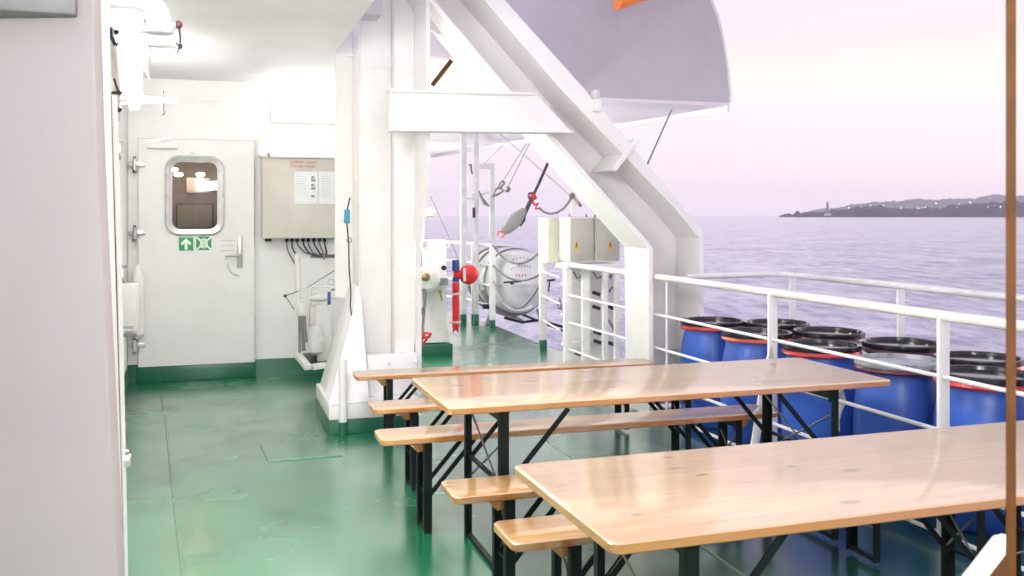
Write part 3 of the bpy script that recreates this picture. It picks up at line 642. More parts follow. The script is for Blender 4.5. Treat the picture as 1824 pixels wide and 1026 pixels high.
b = MB(); b.prism([(s3-.03, D0, ztop), (s3-.03, D0, z310), (s3b-.0, 7.06, z430), (s3b-.0, 7.06, .2), (s3b-.0, D1-.002, .2), (s3-.03, D1-.002, ztop)], (.03,0,0)); b.build('column_flange', M['frame'], t)
# cross beam
bm_pts = pl([(695,160),(955,166),(1014,231),(695,228)], 6.58)
MB().prism(bm_pts, (0,.11,0), .003).build('cross_beam', M['frame'], t)
tl, tr = at_d(694, 161, 6.55), at_d(956, 167, 6.55); bl_, br_ = at_d(694, 229, 6.55), at_d(1022, 233, 6.55)
b = MB(); b.prism([tl+Z*.012, tr+Z*.012, tr-Z*.008, tl-Z*.008], (0,.16,0)); b.prism([bl_+Z*.006, br_+Z*.006, br_-Z*.014, bl_-Z*.014], (0,.16,0)); b.build('beam_flange', M['frame'], t)
# outer member: diagonal box running down into the leg
L3 = [(790,TOP+28),(899,0),(1040,157),(1253,412)]
o = pl([(765,TOP),(899,0),(1040,157),(1253,412),(1254,760),(1246,760),(1246,424),(1206,376),(1000,160),(862,0),(732,TOP)], D0); zset(o, [4,5], 0)
MB().prism(o, (0,D1-D0,0), .003).build('outer_strut', M['frame'], t)
# inner flange
o = pl([(650,TOP),(773,0),(912,165),(976,231),(1163,440),(1165,760),(1157,760),(1155,443),(968,236),(904,169),(765,2),(642,TOP)], D0); zset(o, [5,6], 0)
MB().prism(o, (0,D1-D0,0), .002).build('inner_flange', M['frame'], t)
# web between them, at the back of the channel
o = pl([(820,0),(1020,160),(1215,400),(1225,760),(1120,760),(1118,420),(935,236),(880,160),(762,0)], D1-.04); zset(o, [3,4], 0)
MB().prism(o, (0,.03,0)).build('web_plate', M['frame'], t)
# knee plate at the head of the frame
o = pl([(766,-30),(766,52),(880,128),(905,162),(765,0)], 6.95)
o = pl([(766,52),(880,128),(893,142),(768,-10)], 6.98)
MB().prism(o, (0,.012,0)).build('knee_plate', M['frame'], t)
# stiffener bracket across the strut
o = pl([(1087,303),(1092,297),(1133,246),(1141,252),(1098,305)], D0-.03); MB().prism(o, (0,.4,0), .003).build('stiffener', M['frame'], t)
# weld beads and bolts
def bead(p, q, r_=.006):
    p, q = Vector(p), Vector(q); n_ = 18
    MB().tube([p.lerp(q, i/n_)+Vector((random.uniform(-.002,.002), random.uniform(-.002,.002), random.uniform(-.002,.002))) for i in range(n_+1)], [r_*random.uniform(.7,1.25) for _ in range(n_+1)], 6).build('weld_bead', M['frame'], t)
bead((aR+.003, 7.147, .55), (aR+.003, 7.147, 3.2)); bead((aL+.002, 7.286, .55), (aL+.002, 7.286, 3.2))
bead((bs0+.02, 6.822, .216), (bs1-.02, 6.822, .216)); bead(bl_+Vector((.02,.03,.008)), br_+Vector((-.03,.03,.008)))
bead(tl+Vector((.02,.03,-.01)), tr+Vector((-.03,.03,-.01)))
for k in range(4):
    MB().lathe([(.016,0),(.016,.014),(.010,.018)], (aL+.08+k*.10, 7.019, .46 if k % 2 else .28), axis=(0,-1,0), seg=6).build('bolt', M['frame'], t)
# step in the leg web
p = at_d(1187, 620, D1-.05); MB().box(p.x-.09, p.x+.09, D1-.09, D1-.042, p.z-.004, p.z+.004).build('weld_seam', M['frame'], t)
# ribs visible behind beam: dark slot strut
p, q = at_d(770, 152, 7.5), at_d(804, 108, 7.5)
tag(MB().bar(p, q, .03, .035).build('slot_strut', M['brown'], base=p), 'short dark brown bar slanting behind the frame above the cross beam', 'bar')
# light fitting hanging at the column head
p, q = at_d(638, 27, 6.9), at_d(680, -20, 6.9)
tag(MB().box(p.x, q.x, 6.85, 7.1, p.z, q.z+.1, .02).build('junction_box', M['grey'], base=(p.x, 6.9, p.z)), 'pale rounded junction box at the top of the frame column', 'box')
p = at_d(1062, 176, D0-.02); t2 = thing('mast_light', 'small white lamp fitting on the upper edge of the slanted strut', 'lamp', p)
MB().box(p.x-.02, p.x+.035, p.y-.03, p.y+.06, p.z-.1, p.z+.0, .006).build('bracket', M['frame'], t2)
MB().lathe([(.03,0),(.036,.03),(.03,.06),(.01,.07)], (p.x-.005, p.y, p.z+.001), seg=12).build('cap', M['grey'], t2)
# thin stay from upper deck to strut
p, q = at_Y(1193, 203, 9.5), at_d(1153, 293, D0+.2)
tag(MB().tube([p+(p-q)*.1, q], .008, 6).build('stay_rope', M['rope'], base=q), 'thin grey rope slanting from the upper deck down to the strut', 'rope')

t2 = thing('added_column_lamp', 'unseen box lamp added on the seaward side of the frame column', 'lamp', (bR+.03, 7.4, 2.05))  # hidden lamp added to brighten the winch, cabinets and overhang
MB().box(bR+.003, bR+.03, 7.25, 7.6, 1.97, 2.13, .004).build('housing', M['white'], t2)
MB().box(bR+.032, bR+.07, 7.27, 7.58, 1.985, 2.115, .012).build('diffuser', M['decktube'], t2)
# cord with tag on the column
p = at_d(621, 352, 7.2); t = thing('tagged_cord', 'thin dark cord with teal tag hanging down the column side', 'cord', p)
pts = [at_d(x, y, 7.2) for x, y in ((623,352),(619,372),(618,400),(621,430),(622,480),(625,520),(624,545),(628,572))]
MB().tube(pts, .006, 6).build('cord', M['drope'], t)
p = at_d(618, 385, 7.19); MB().box(p.x-.022, p.x+.022, 7.175, 7.198, p.z-.055, p.z+.05, .006).build('tag', M['teal'], t)
p = at_d(622, 428, 7.19); MB().tube(arc((p.x, 7.19, p.z), .018, 0, PI*2, 12, X, Z), .004, 5).build('ring', M['rope'], t)

# ================================================================== HYDRAULIC UNIT behind the column
Yu = 8.55
t = thing('hydraulic_unit', 'white hydraulic pump unit with levers, hoses and blue strip beside bulkhead', 'pump', at_Y(570, 650, Yu))
P = lambda x, y, o=0: at_Y(x, y, Yu+o)
def ub(x0, x1, y0, y1, dep, name, m, o=0, bev=.01):
    p, q = P(x0, y1, o), P(x1, y0, o); return MB().box(p.x, q.x, p.y, p.y+dep, p.z, q.z, bev).build(name, m, t)
ub(530, 548, 538, 563, .12, 'valve_block', M['white'])
ub(556, 592, 541, 645, .3, 'tank', M['white'], .03, .03)
ub(552, 562, 545, 580, .1, 'side_plate', M['cab'], -.02, .004)
MB().lathe([(.02,0),(.07,.03),(.075,.18),(.05,.25),(.02,.27)], P(563, 632, -.05), seg=16).build('motor', M['lgrey'], t)
MB().tube([P(556, 618, -.08), P(574, 606, -.08)], .03, 10).build('motor_arm', M['white'], t)
b = MB(); b.tube([P(533,563), P(534,628)], .012, 8).tube([P(538,563,.02), P(541,625,.02)], .016, 8).tube([P(543,563,-.02), P(546,610,-.02)], .01, 8); b.build('pipe', M['grey2'], t)
b = MB(); b.tube([P(531,538), P(532,520), P(537,513), P(545,511), P(588,511), P(592,514)], .009, 8).tube([P(552,511), P(552,540)], .018, 8).tube([P(560,520), P(600,532)], .011, 8); b.build('upper_pipe', M['white'], t)
MB().ball(P(568,531), .06, (1.5,1,.6), 2).build('filter_cap', M['white'], t)
for a, c, e in (((533,518),(508,527),(524,551)), ((590,516),(605,513),(590,518))):
    lv = MB().tube([P(*a), P(*c)], .006, 6).tube([P(*c), P(*e)], .005, 6).build('lever', M['grey2'], t)
    MB().ball(P(*c), .017, (1,1,1), 1).build('knob', M['black'], lv)
p, q = P(583.5, 543, -.1), P(589.5, 520, -.1); MB().box(p.x, q.x, p.y, p.y+.012, p.z, q.z, .002).build('blue_label', M['dblue'], t)
MB().tube(arc(P(590, 503, -.05), .03, 0, 2*PI, 14, X, Z), .005, 5).build('gauge_ring', M['lgrey'], t)
b = MB(); b.bar(P(530, 632), P(549, 655, -.2), .06, .05, bev=.006).bar(P(556, 654, -.15), P(580, 650, -.05), .06, .05, bev=.006); b.build('foot_frame', M['white'], t)
ub(543, 566, 634, 652, .2, 'sump', M['black'], 0, .01)
tag(MB().tube([P(528, 452, .5), P(530, 520, .5)], .02, 8).build('standpipe', M['wall'], base=P(530,520,.5)), 'slim white pipe on bulkhead below the cable bundle', 'pipe')
tag(MB().tube([P(548, 512, -.1), P(604, 477, -.3)], .004, 5).build('pull_wire', M['rope'], base=P(548,512,-.1)), 'thin wire rising from the hydraulic unit towards the column', 'wire')

# ================================================================== WINCH on the far deck
Yw = 10.4
P = lambda x, y, o=0: at_Y(x, y, Yw+o)
t = thing('boat_winch', 'white boat winch on a green plinth beyond the frame column', 'winch', (P(775,637).x, P(775,637).y, 0))
pl0, pr0 = P(738, 637), P(812, 637)
MB().box(pl0.x-.05, pr0.x, pl0.y, pl0.y+.62, 0, .13, .005).build('plinth', M['green'], t)
def rg(x0, x1, y, o0, o1):
    a, c = P(x0, y, o0), P(x1, y, o0); z = a.z; return [Vector((a.x, a.y, z)), Vector((c.x, a.y, z)), Vector((c.x, a.y+o1, z)), Vector((a.x, a.y+o1, z))]
b = MB(); b.loft([rg(735,806,612,.05,.5), rg(738,805,600,.06,.46), rg(742,800,580,.08,.4), rg(744,799,530,.1,.36), rg(744,800,505,.1,.36)]); b.build('pedestal', M['white'], t)
b = MB(); b.loft([rg(742,799,504,.0,.42), rg(741,799,440,.0,.42), rg(747,799,432,.03,.36), rg(752,797,428,.05,.3)]); b.build('gearbox', M['white'], t)
MB().box(P(751,440).x, P(757,440).x, P(751,440).y, P(751,440).y+.06, P(751,440).z, P(751,385).z, .01).ball(P(765,380), .06, (1.5,1,1), 1).build('handle_post', M['white'], t)
MB().lathe([(.14,0),(.15,.04),(.15,.10),(.11,.14),(.02,.15)], P(757,495,.0), axis=(0,-1,0), seg=24).build('drum_cover', M['white'], t)
MB().lathe([(.045,0),(.045,.06),(.02,.07)], P(757,493,-.14), axis=(0,-1,0), seg=12).build('crank_boss', M['brass'], t)
MB().lathe([(.028,0),(.028,.03)], P(790,477,-.01), axis=(0,-1,0), seg=12).build('sight_plug', M['black'], t)
p, q = P(781, 508, -.03), P(800, 496, -.03); MB().box(p.x, q.x, p.y, p.y+.1, p.z, q.z).build('name_plate', M['grey2'], t)
MB().lathe([(.02,0),(.022,.03)], P(783,519,0.05), axis=(0,-1,0), seg=10).tube([P(784,520,.03), P(787,535,.03)], .01, 6).build('drain_cock', M['brass'], t)
for k in range(2):
    b = MB(); b.tube([P(748,430+20*k,-.1), P(752,500,-.12), P(758-3*k,520,-.13), P(755,560,-.12), P(752,600,-.1), P(749,620,-.1)], .016, 7); b.build('hose', M['rope'], t)
b = MB(); b.tube([P(752,548,-.14), P(757,550,-.14), P(757,560,-.14), P(751,561,-.14), P(752,548,-.14)], .008, 6); b.build('hook', M['dsteel'], t)
MB().tube([P(742,450,-.05), P(751,448,-.05)], .008, 6).tube([P(741,487,-.05), P(754,486,-.08)], .012, 6).build('stub', M['dsteel'], t)
b = MB()
b.tube([P(742,592,-.2), P(768,594,-.2), P(766,600,-.1), P(742,603,-.1)], .012, 6).tube([P(768,594,-.2), P(744,625,-.15)], .012, 6).tube([P(757,595,-.2), P(745,612,-.15)], .009, 6)
tag(b.build('crank_stand', M['fred'], base=P(745,625,-.15)), 'thin red tubular rack standing at the foot of the winch', 'rack')
for px in (768, 797):
    p = P(px, 437, .1); MB().torus(p, .025, .008, axis=(0,1,0), seg=14, rs=6).build('lifting_eye', M['white'], t)

# red float with its tube
Yf = 10.9; P = lambda x, y, o=0: at_Y(x, y, Yf+o)
t = thing('marker_float', 'round red float with white strip clamped on a red and blue tube', 'float', P(812, 590))
MB().lathe([(.01,0),(.06,.01),(.10,.05),(.115,.09),(.10,.14),(.05,.18),(.01,.185)], P(835,490,-.1), axis=(.25,1,0), seg=24).build('float_body', M['fred'], t)
MB().bar(P(827,478,-.145), P(828,501,-.145), .03, .012, up=(0,1,0)).build('white_strip', M['paper'], t)
MB().tube([P(808,489), P(826,489)], [.04,.055], 12).build('neck', M['fred'], t)
MB().tube([P(812,503), P(812,583)], .042, 12).prism([P(807,583), P(817,583), P(817,594), P(812,587), P(807,594)], (0,.02,0)).build('red_tube', M['fred'], t)
MB().tube([P(812,463), P(812,483)], .044, 12).build('blue_cap', M['dblue'], t)
MB().tube([P(812,494), P(812,502)], .04, 12).build('blue_band', M['dblue'], t)
for y in (524, 574): MB().tube([P(800,y), P(820,y,-.06)], .014, 8).build('clamp', M['white'], t)

# ================================================================== RAILS
def post(b, p, h, w=.062, th=.014, foot=None, ax=X):
    b.bar(p, p+Z*h, w, th, up=ax.cross(Z), bev=.002)
def rail(name, label, pts, h, bars, posts, rtop=.026, rbar=.011, pw=.062, mats=M['white'], foot=False, close=None, pth=.02):
    t = thing(name, label, 'railing', pts[0])
    MB().tube([Vector((p.x, p.y, h)) for p in pts], rtop, 12).build('top_rail', mats, t)
    for z in bars: MB().tube([Vector((p.x, p.y, z)) for p in pts], rbar, 8).build('mid_rail', mats, t)
    for p, ax in posts:
        z0 = .11 if foot else 0
        b = MB(); b.bar(Vector((p.x, p.y, z0)), Vector((p.x, p.y, h-rtop*.6)), pw, pth, up=Vector((-ax.y, ax.x, 0)), bev=.003); b.build('post', mats, t)
        if foot:
            b = MB(); b.bar(Vector((p.x, p.y, 0)), Vector((p.x, p.y, z0-.002)), pw, pth, up=Vector((-ax.y, ax.x, 0)), bev=.003); b.build('post_foot', M['green'], t)
    return t
hR = 1.083
rd = Vector((0,1,0))
# inboard rail between the tables and the barrels: runs along the ship
r0, r1 = at_h(1007, 471, hR), at_h(1824, 582, hR); dirv = (r1-r0); dirv.z = 0; dirv.normalize()
r0.z = r1.z = 0
def on_rail(px):                                  # where the sight line crosses the rail line
    lo, hi = 0.0, 12.0
    for _ in range(50):
        m = (lo+hi)/2; p = r0+dirv*m; w = W(p.x, p.y); k = 912+w.x/w.y*F
        if k < px: lo = m
        else: hi = m
    p = r0+dirv*lo; return Vector((p.x, p.y, 0))
P1, P2 = on_rail(1376), on_rail(1680)
sp = (P2-P1).length; P3 = P2+dirv*sp; P0 = P1-dirv*sp
tr_ = rail('inboard_rail', 'white guard rail between the wooden tables and the blue barrels', [r0, P3+dirv*.4], hR, [.79, .53, .27, .035],
     [(P1, X), (P2, X), (P3, X), (r0+dirv*.02, X)])
MB().tube([P0+dirv*.02, P0+dirv*.02+Z*hR], .010, 8).build('thin_rod', M['white'], tr_)
# slanted brace of the post at the table
b = MB(); b.bar(P1-dirv*.02+Vector((-.02,0,.66)), P1+dirv*.10+Vector((-.22,.0,.0)), .055, .014, up=(0,1,0), bev=.002); b.build('brace', M['white'], tr_)
b = MB(); b.prism([P1+Vector((-.05,-.01,.66)), P1+Vector((-.02,-.01,.74)), P1+Vector((.0,-.01,.74)), P1+Vector((.0,-.01,.60))], (0,.012,0)); b.build('brace_lug', M['white'], tr_)
pa = at_h(1497, 709, .54)
tag(MB().tube([pa+Vector((-.03,0,.03)), pa+Vector((0,0,.045)), pa+Vector((.02,0,-.02)), pa+Vector((-.01,0,-.06)), pa+Vector((-.04,-.01,-.12)), pa+Vector((-.035,-.01,-.18))], [.012,.016,.018,.02,.022,.02], 8).build('rail_tie', M['lgrey'], base=pa), 'short pale strap knotted round a lower bar of the inboard rail', 'strap')
# outboard rail round the barrels
A = at_h(1812, 531, hR); B_ = at_h(1412, 490, hR); C_ = at_h(1388, 488, hR); E_ = at_h(1222, 493, hR)
for p in (A, B_, C_, E_): p.z = 0
od = (A-B_).normalized(); A2 = A+od*3.0
pp1 = B_; pp2 = at_h(1604, 512, hR); pp2.z = 0
to = rail('outboard_rail', 'white outer guard rail bending round behind the blue barrels', [E_, C_.lerp(E_, .03), C_.lerp(B_, .5), B_.lerp(A, .06), A2], hR, [.62, .2], [(pp1, X), (pp2, X), (pp2+(pp2-pp1), X)], rtop=.024, pw=.055)
# far rails with green feet
G0 = at_h(967, 622); G1 = at_h(1001, 648); G0.z = G1.z = 0
rail('gate_rail', 'short white rail with green post foot right of the liferaft opening', [G0, G0.lerp(G1, .9)], 1.14, [.9, .62, .34], [(G0, X)], .024, .011, .085, foot=True, pth=.05)
K0 = at_h(877, 584); K1 = at_h(826, 566)+Vector((.0,0,0)); K2 = at_h(766, 556)
for p in (K0, K1, K2): p.z = 0
rail('far_rail', 'white far deck rail with green post feet left of the liferaft', [K0, K1.lerp(K0, .1), K2], 1.14, [.86, .58, .3], [(K0, X), (K0.lerp(K1, .62), X)], .026, .017, .075, foot=True, pth=.05)
# chains across the opening
for k, (ya, yb, dr_) in enumerate(((437,446,.20),(472,487,.14),(500,503,.34))):
    pa = at_Y(878, ya, W(*K0).y); pb = at_Y(964, yb, W(*G0).y)
    pts = sag(pa, pb, dr_, 26); b = MB(); b.tube(pts, .011, 6)
    for i in range(0, 26): b.ball(pts[i].lerp(pts[i+1], .5), .017, (1,1,1), 1)
    tag(b.build('chain', M['dsteel'], base=pa), ('topmost', 'middle', 'lowest')[k]+' grey chain sagging across the liferaft opening in the rail', 'chain', 'chains across the rail opening')

# ================================================================== LADDER MAST
Ym = 13.6; P = lambda x, y, o=0: at_Y(x, y, Ym+o)
t = thing('ladder_frame', 'white tubular gantry frame rising to the overhang behind the rail', 'frame', (P(825,570).x, P(825,570).y, 0))
for px, wd in ((825, .04), (848, .033)):
    p = P(px, 570); MB().bar((p.x, p.y, .14), (p.x, p.y, ZC-.002), wd*2, wd*2, up=Yv, bev=.006).build('post', M['lgrey'], t)
    MB().bar((p.x, p.y, 0), (p.x, p.y, .138), wd*2.1, wd*2.1, up=Yv, bev=.004).build('post_foot', M['green'], t)
MB().bar(P(852,296), P(880,296), .075, .075, bev=.008).bar(P(876,300.5), P(876,428), .07, .07, up=Yv, bev=.008).bar(P(852,424), P(872,424), .03, .03).build('side_loop', M['lgrey'], t)
MB().tube([P(822,355), P(848,352), P(878,338)], .016, 8).build('rung', M['lgrey'], t)
MB().tube(arc(P(846,352,-.06), .05, 0, 2*PI, 14, X, Z), .012, 6).build('clamp_ring', M['lgrey'], t)
MB().tube([P(844,370,-.06), P(844,388,-.06)], .02, 8).build('dark_sleeve', M['drope'], t)
MB().tube([P(838,292,-.04), P(841,310,-.04)], .016, 6).ball(P(838,294,-.04), .03, (1,1,.7), 1).build('cleat', M['dsteel'], t)
tag(MB().tube([P(853,340,-.2), P(858,352,-.2), P(864,362,-.2), P(872,368,-.2)], [.01,.02,.03,.01], 8).build('rope_end', M['rope'], base=P(860,352,-.2)), 'short grey rope end hanging inside the gantry loop', 'rope')

# ================================================================== LIFERAFT
Yr = 13.5; P = lambda x, y, o=0: at_Y(x, y, Yr+o)
c0 = P(926, 502); R_ = .455; half = .62; ax = Vector((0,1,0)); per = Vector((1,0,0)); c = c0+ax*(half+.02)
t = thing('liferaft_canister', 'white round liferaft canister with faded lettering in a cradle beyond the chains', 'liferaft', (c.x, c.y, 0))
prof = [(.02,-half-.17),(.16,-half-.16),(.29,-half-.12),(.39,-half-.05),(R_-.015,-half+.02),(R_,-half+.06),(R_,-.3),(R_+.016,-.29),(R_+.016,-.24),(R_,-.23),(R_,-.03),(R_+.016,-.02),(R_+.016,.03),(R_,.04),(R_,.23),(R_+.016,.24),(R_+.016,.29),(R_,.3),(R_,half-.06),(R_-.015,half-.02),(.39,half+.05),(.29,half+.12),(.02,half+.17)]
MB().lathe(prof, c, axis=ax, seg=44).build('canister', M['raft'], t)
b = MB(); o = [c+per*x_+ax*a for x_, a in ((-R_-.03,-half),(-.36,-half-.10),(-.2,-half-.17),(0,-half-.195),(.2,-half-.17),(.36,-half-.10),(R_+.03,-half),(R_+.03,half),(-R_-.03,half))]
b.prism([q_-Z*.05 for q_ in o], (0,0,.03)); b.build('seam_flange', M['lgrey'], t)
MB().tube([c0+per*math.cos(a_)*.36+Z*math.sin(a_)*.40-ax*.06-per*.03 for a_ in [PI*1.05+PI*.62*k/12 for k in range(13)]], .016, 6).build('rim', M['white'], t)
for a in (-.42, .12, .46):
    b = MB(); b.torus(c+ax*a, R_+.012, .014, axis=ax, seg=40, rs=6); b.build('strap', M['rope'], t)
def dome(x_, z_):                                  # point on the near domed end
    r_ = math.hypot(x_, z_); h = half+.17
    for (ra, ha), (rb, hb) in zip(prof, prof[1:6]):
        if ra <= r_ <= rb: h = -(ha+(hb-ha)*(r_-ra)/(rb-ra))
    return c+per*x_+Z*z_-ax*(h+.004)
for rad, a0, n, mt in ((.34, 1.75, 7, 'grey2'), (.24, 1.55, 8, 'grey2')):
    for i in range(n):
        a_ = a0-.9+i*(.16 if rad > .3 else .17)-.35; a_ = PI-a_-.55
        q_ = dome(math.cos(a_)*rad, math.sin(a_)*rad); u_ = Vector((math.cos(a_),0,math.sin(a_)))
        b = MB(); b.bar(q_-u_*.016, q_+u_*.016, .009, .005, up=ax)
        if i % 2: v_ = Vector((-u_.z,0,u_.x)); b.bar(q_+u_*.012-v_*.012, q_+u_*.012+v_*.012, .008, .006, up=ax)
        b.build('letter', M[mt], t)
for i in range(4):
    q_ = dome(-.10+.045*i, .10); b = MB(); b.bar(q_-Z*.016, q_+Z*.016, .012, .005, up=ax).bar(q_+Z*.014-per*.010, q_+Z*.014+per*.012, .008, .006, up=ax); b.build('letter', M['rink'], t)
b = MB()
for a in (-.4, .4):
    q = c+ax*a; pts = arc(q, R_+.04, PI*1.08, PI*1.92, 14, per, Z); b.tube(pts, .024, 8)
    b.bar(q+per*.35-Z*.42, Vector((q.x, q.y, 0))+per*.42, .05, .05).bar(q-per*.35-Z*.42, Vector((q.x, q.y, 0))-per*.42, .05, .05)
b.bar(c-ax*.7+Vector((0,0,-.54)), c+ax*.7+Vector((0,0,-.54)), .05, .04)
b.build('cradle', M['grey2'], t)
MB().bar(P(897,503,-.5), P(928,501,-.5), .03, .025).ball(P(912,504,-.5), .03, (1,1,1), 1).build('lashing_hook', M['black'], t)
MB().bar(P(974,500,-.4), P(989,498,-.4), .03, .03).bar(P(979,502,-.4), P(977,520,-.4), .02, .02).build('release_unit', M['black'], t)
b = MB(); b.bar(P(860,546,-.3), P(875,546,-.3), .07, .06).tube([P(898,566,-.4), P(930,574,-.4), P(960,570,-.4), P(1005,583,-.4)], .02, 6).tube([P(930,560,-.4), P(1005,590,-.6)], .016, 6); b.build('release_gear', M['blackm'], t)
tag(MB().tube([P(993,545,-2), P(997,530,-2), P(1000,548,-2), P(994,548,-2), P(1003,552,-2), P(1002,562,-2)], .01, 6).build('lashing_line', M['dred'], base=P(997,545,-2)), 'thin dark red line knotted below the short rail', 'rope')

# ================================================================== TACKLE
Yt = 9.0; P = lambda x, y, o=0: at_Y(x, y, Yt+o)
t = thing('pulley_tackle', 'grey pulley block on dark rope with red lashings hanging in the frame opening', 'tackle', P(915, 400))
MB().tube([P(976,290), P(962,322), P(948,352)], .014, 8).tube([P(948,352), P(941,366), P(934,382)], .020, 8).build('rope', M['drope'], t)
bl = MB()
u = (P(935,372)-P(897,415)); L_ = u.length; u.normalize(); sd = u.cross(Yv).normalized()
prof = [(.02,.0),(.045,.04),(.062,.12),(.058,.19),(.036,.26),(.02,.30)]
for k in (-1, 1):
    ring = [P(897,415)+u*h+sd*r for r, h in prof]+[P(897,415)+u*h-sd*r for r, h in reversed(prof)]
    bl.prism([q_+Yv*(.03*k-.008) for q_ in ring], (0,.016,0), .003)
blk = bl.build('block', M['grey2'], t)
MB().lathe([(.06,-.02),(.045,0),(.06,.02)], P(897,415)+u*.14, axis=(0,1,0), seg=18).build('sheave', M['dsteel'], blk)
MB().tube([P(935,384), P(938,374,-.0), P(931,372), P(922,382), P(917,394), P(928,402), P(934,392), P(935,384)], .011, 7).build('thimble', M['drope'], t)
MB().tube([P(896,414), P(888,412), P(886,420)], .010, 6).tube([P(900,416), P(893,424)], .010, 6).build('lower_lashing', M['ored'], t)
b = MB()
pts = [P(946,350), P(952,346,-.02), P(955,352,.02), P(948,358,-.02), P(953,366,.02), P(958,362,-.02), P(952,372,.01), P(962,371)]
b.tube(pts, .013, 7).ball(P(951,352), .03, (1,1,1), 1); b.build('red_lashing', M['red'], t)
MB().tube(arc(P(946,349), .028, 0, 2*PI, 12, X, Z), .012, 6).build('shackle', M['dred'], t)
b = MB(); b.tube(sag(P(960,370), P(1017,352), .05, 16)[:], .013, 7)
pts = [P(x, y) for x, y in ((960,370),(968,377),(980,381),(992,379),(1004,371),(1012,361),(1018,352))]; b = MB(); b.tube(pts, .012, 7); b.build('pendant_rope', M['rope'], t)
MB().ball(P(1019,349), .035, (1,.8,1), 1).tube([P(1022,352), P(1034,366,-.3)], .016, 6).build('anchor_eye', M['dsteel'], t)
tag(MB().bar(P(1022,356), P(1022,378), .05, .03, up=Yv, bev=.003).build('eye_bracket', M['white'], base=P(1022,370)), 'small white bracket under the rope anchor eye above the cabinets', 'bracket')
t = thing('hook_pair', 'two dark hooks and a ball hanging on thin lines in the frame opening', 'hook', P(885, 335, 1))
P2_ = lambda x, y: at_Y(x, y, 10)
MB().tube([P2_(895,322), P2_(899,326), P2_(893,332), P2_(884,338), P2_(889,328), P2_(895,322)], .013, 7).build('hook', M['dsteel'], t)
MB().tube([P2_(876,350), P2_(884,336), P2_(892,335), P2_(897,340), P2_(887,346), P2_(876,350)], .013, 7).build('hook', M['dsteel'], t)
MB().ball(P2_(904,337), .034, (1,1,1), 2).build('ball', M['dsteel'], t)
MB().tube([P2_(896,322), P2_(938,255)], .005, 5).tube([P2_(905,333), P2_(946,250)], .005, 5).build('line', M['rope'], t)
tag(MB().tube([P(888,236), P(1018,350)], .006, 6).build('guy_wire', M['lrope'], base=P(950,300)), 'pale wire crossing the frame opening down to the anchor eye', 'wire')
tag(MB().tube([at_Y(905,250,13), at_Y(862,292,13)], .006, 5).build('stay_wire', M['lrope'], base=at_Y(885,270,13)), 'thin pale wire from the overhang to the gantry corner', 'wire')
tag(MB().tube([at_Y(767,350,12), at_Y(812,450,12), at_Y(818,470,12)], .006, 5).build('far_wire', M['rope'], base=at_Y(800,420,12)), 'thin wire slanting down behind the column to the far rail', 'wire')

# ================================================================== ELECTRIC CABINETS AND STAND (by the right leg)
Dc = at_d(1015, 470, 8.55).y; P = lambda x, y, o=0: at_d(x, y, Dc+o)
for k, (xa, xb) in enumerate(((1014, 1058), (1060, 1104))):
    p, q = P(xa, 466), P(xb, 387)
    t = thing('switch_cabinet', ('grey beige switch cabinet with cream side nearest the sea opening', 'grey beige switch cabinet with rust mark tucked against the frame leg')[k], 'cabinet', (p.x, Dc, p.z), 'switch cabinets beside the frame leg')
    MB().box(p.x+.004, q.x-.004, Dc+.004, Dc+.30, p.z, q.z, .004).build('cabinet', M['cab3'], t)
    MB().box(p.x+.012 if k else p.x+.006, q.x-.008, Dc-.014, Dc+.002, p.z+.012, q.z-.012, .003).build('cabinet_door', M['cab2'], t)
    e = P(1027 if k == 0 else 1087, 436, -.02); MB().prism([(e.x-.03, Dc-.015, e.z-.045), (e.x+.03, Dc-.015, e.z-.045), (e.x, Dc-.015, e.z+.05)], (0,-.002,0)).build('rust_spot', M['yellow'], t)  # orange rust spot, drawn as a small triangle
    MB().box(e.x-.006, e.x+.006, Dc-.02, Dc-.0172, e.z-.025, e.z+.02).build('rust_spot_bar', M['ink2'], t)
    for xx in (p.x+.04, q.x-.04): MB().lathe([(.008,0),(.01,.03)], (xx, Dc+.1, q.z+.0005), seg=8).build('bolt', M['dsteel'], t)
p, q = P(985, 468, .32), P(1012, 388, .32)
MBs = MB().box(p.x-.05, p.x+.06, Dc+.33, Dc+.62, p.z, q.z, .004)
tag(MBs.build('narrow_cabinet', M['cab3'], base=(p.x, Dc+.4, p.z)), 'narrow cream cabinet behind the two grey beige ones', 'cabinet')
t = thing('cabinet_stand', 'white steel stand with shelves and pipes under the switch cabinets', 'stand', (P(1010,468).x, Dc, 0))
p, q = P(1008, 470), P(1106, 470)
MB().box(p.x, q.x, Dc-.02, Dc+.34, p.z-.05, p.z-.004, .003).build('shelf', M['white'], t)
for xa in (1006, 1038, 1075, 1096):
    a = P(xa, 500, .04 if xa in (1038,) else 0); wd = .075 if xa in (1006, 1038) else .05
    MB().box(a.x, a.x+wd, a.y, a.y+.05, 0, p.z-.052, .004).build('leg', M['white'], t)
for y_ in (505, 560, 612):
    a = P(1010, y_, .25); MB().box(p.x+.05, q.x, Dc+.24, Dc+.27, a.z-.015, a.z+.015).build('cross_bar', M['white'], t)
MB().box(P(1018,500,.3).x, P(1100,500,.3).x, Dc+.32, Dc+.36, .05, p.z-.06).build('back_plate', M['white'], t)
b = MB()
for xa, ya in ((1031,628),(1064,590),(1064,606),(1090,610),(1062,545),(1088,545),(1062,520)): 
    a = P(xa, ya, .2); MB().bar(a-X*.04, a+X*.04-Z*.03, .03, .035, bev=.005).build('clamp', M['black'], t)
b = MB()
for xa, xb in ((1022,1034),(1056,1072),(1090,1086)):
    b.tube([P(xa,484,.1), P((xa+xb)/2,496,.08), P(xb,492,.1)], .010, 6)
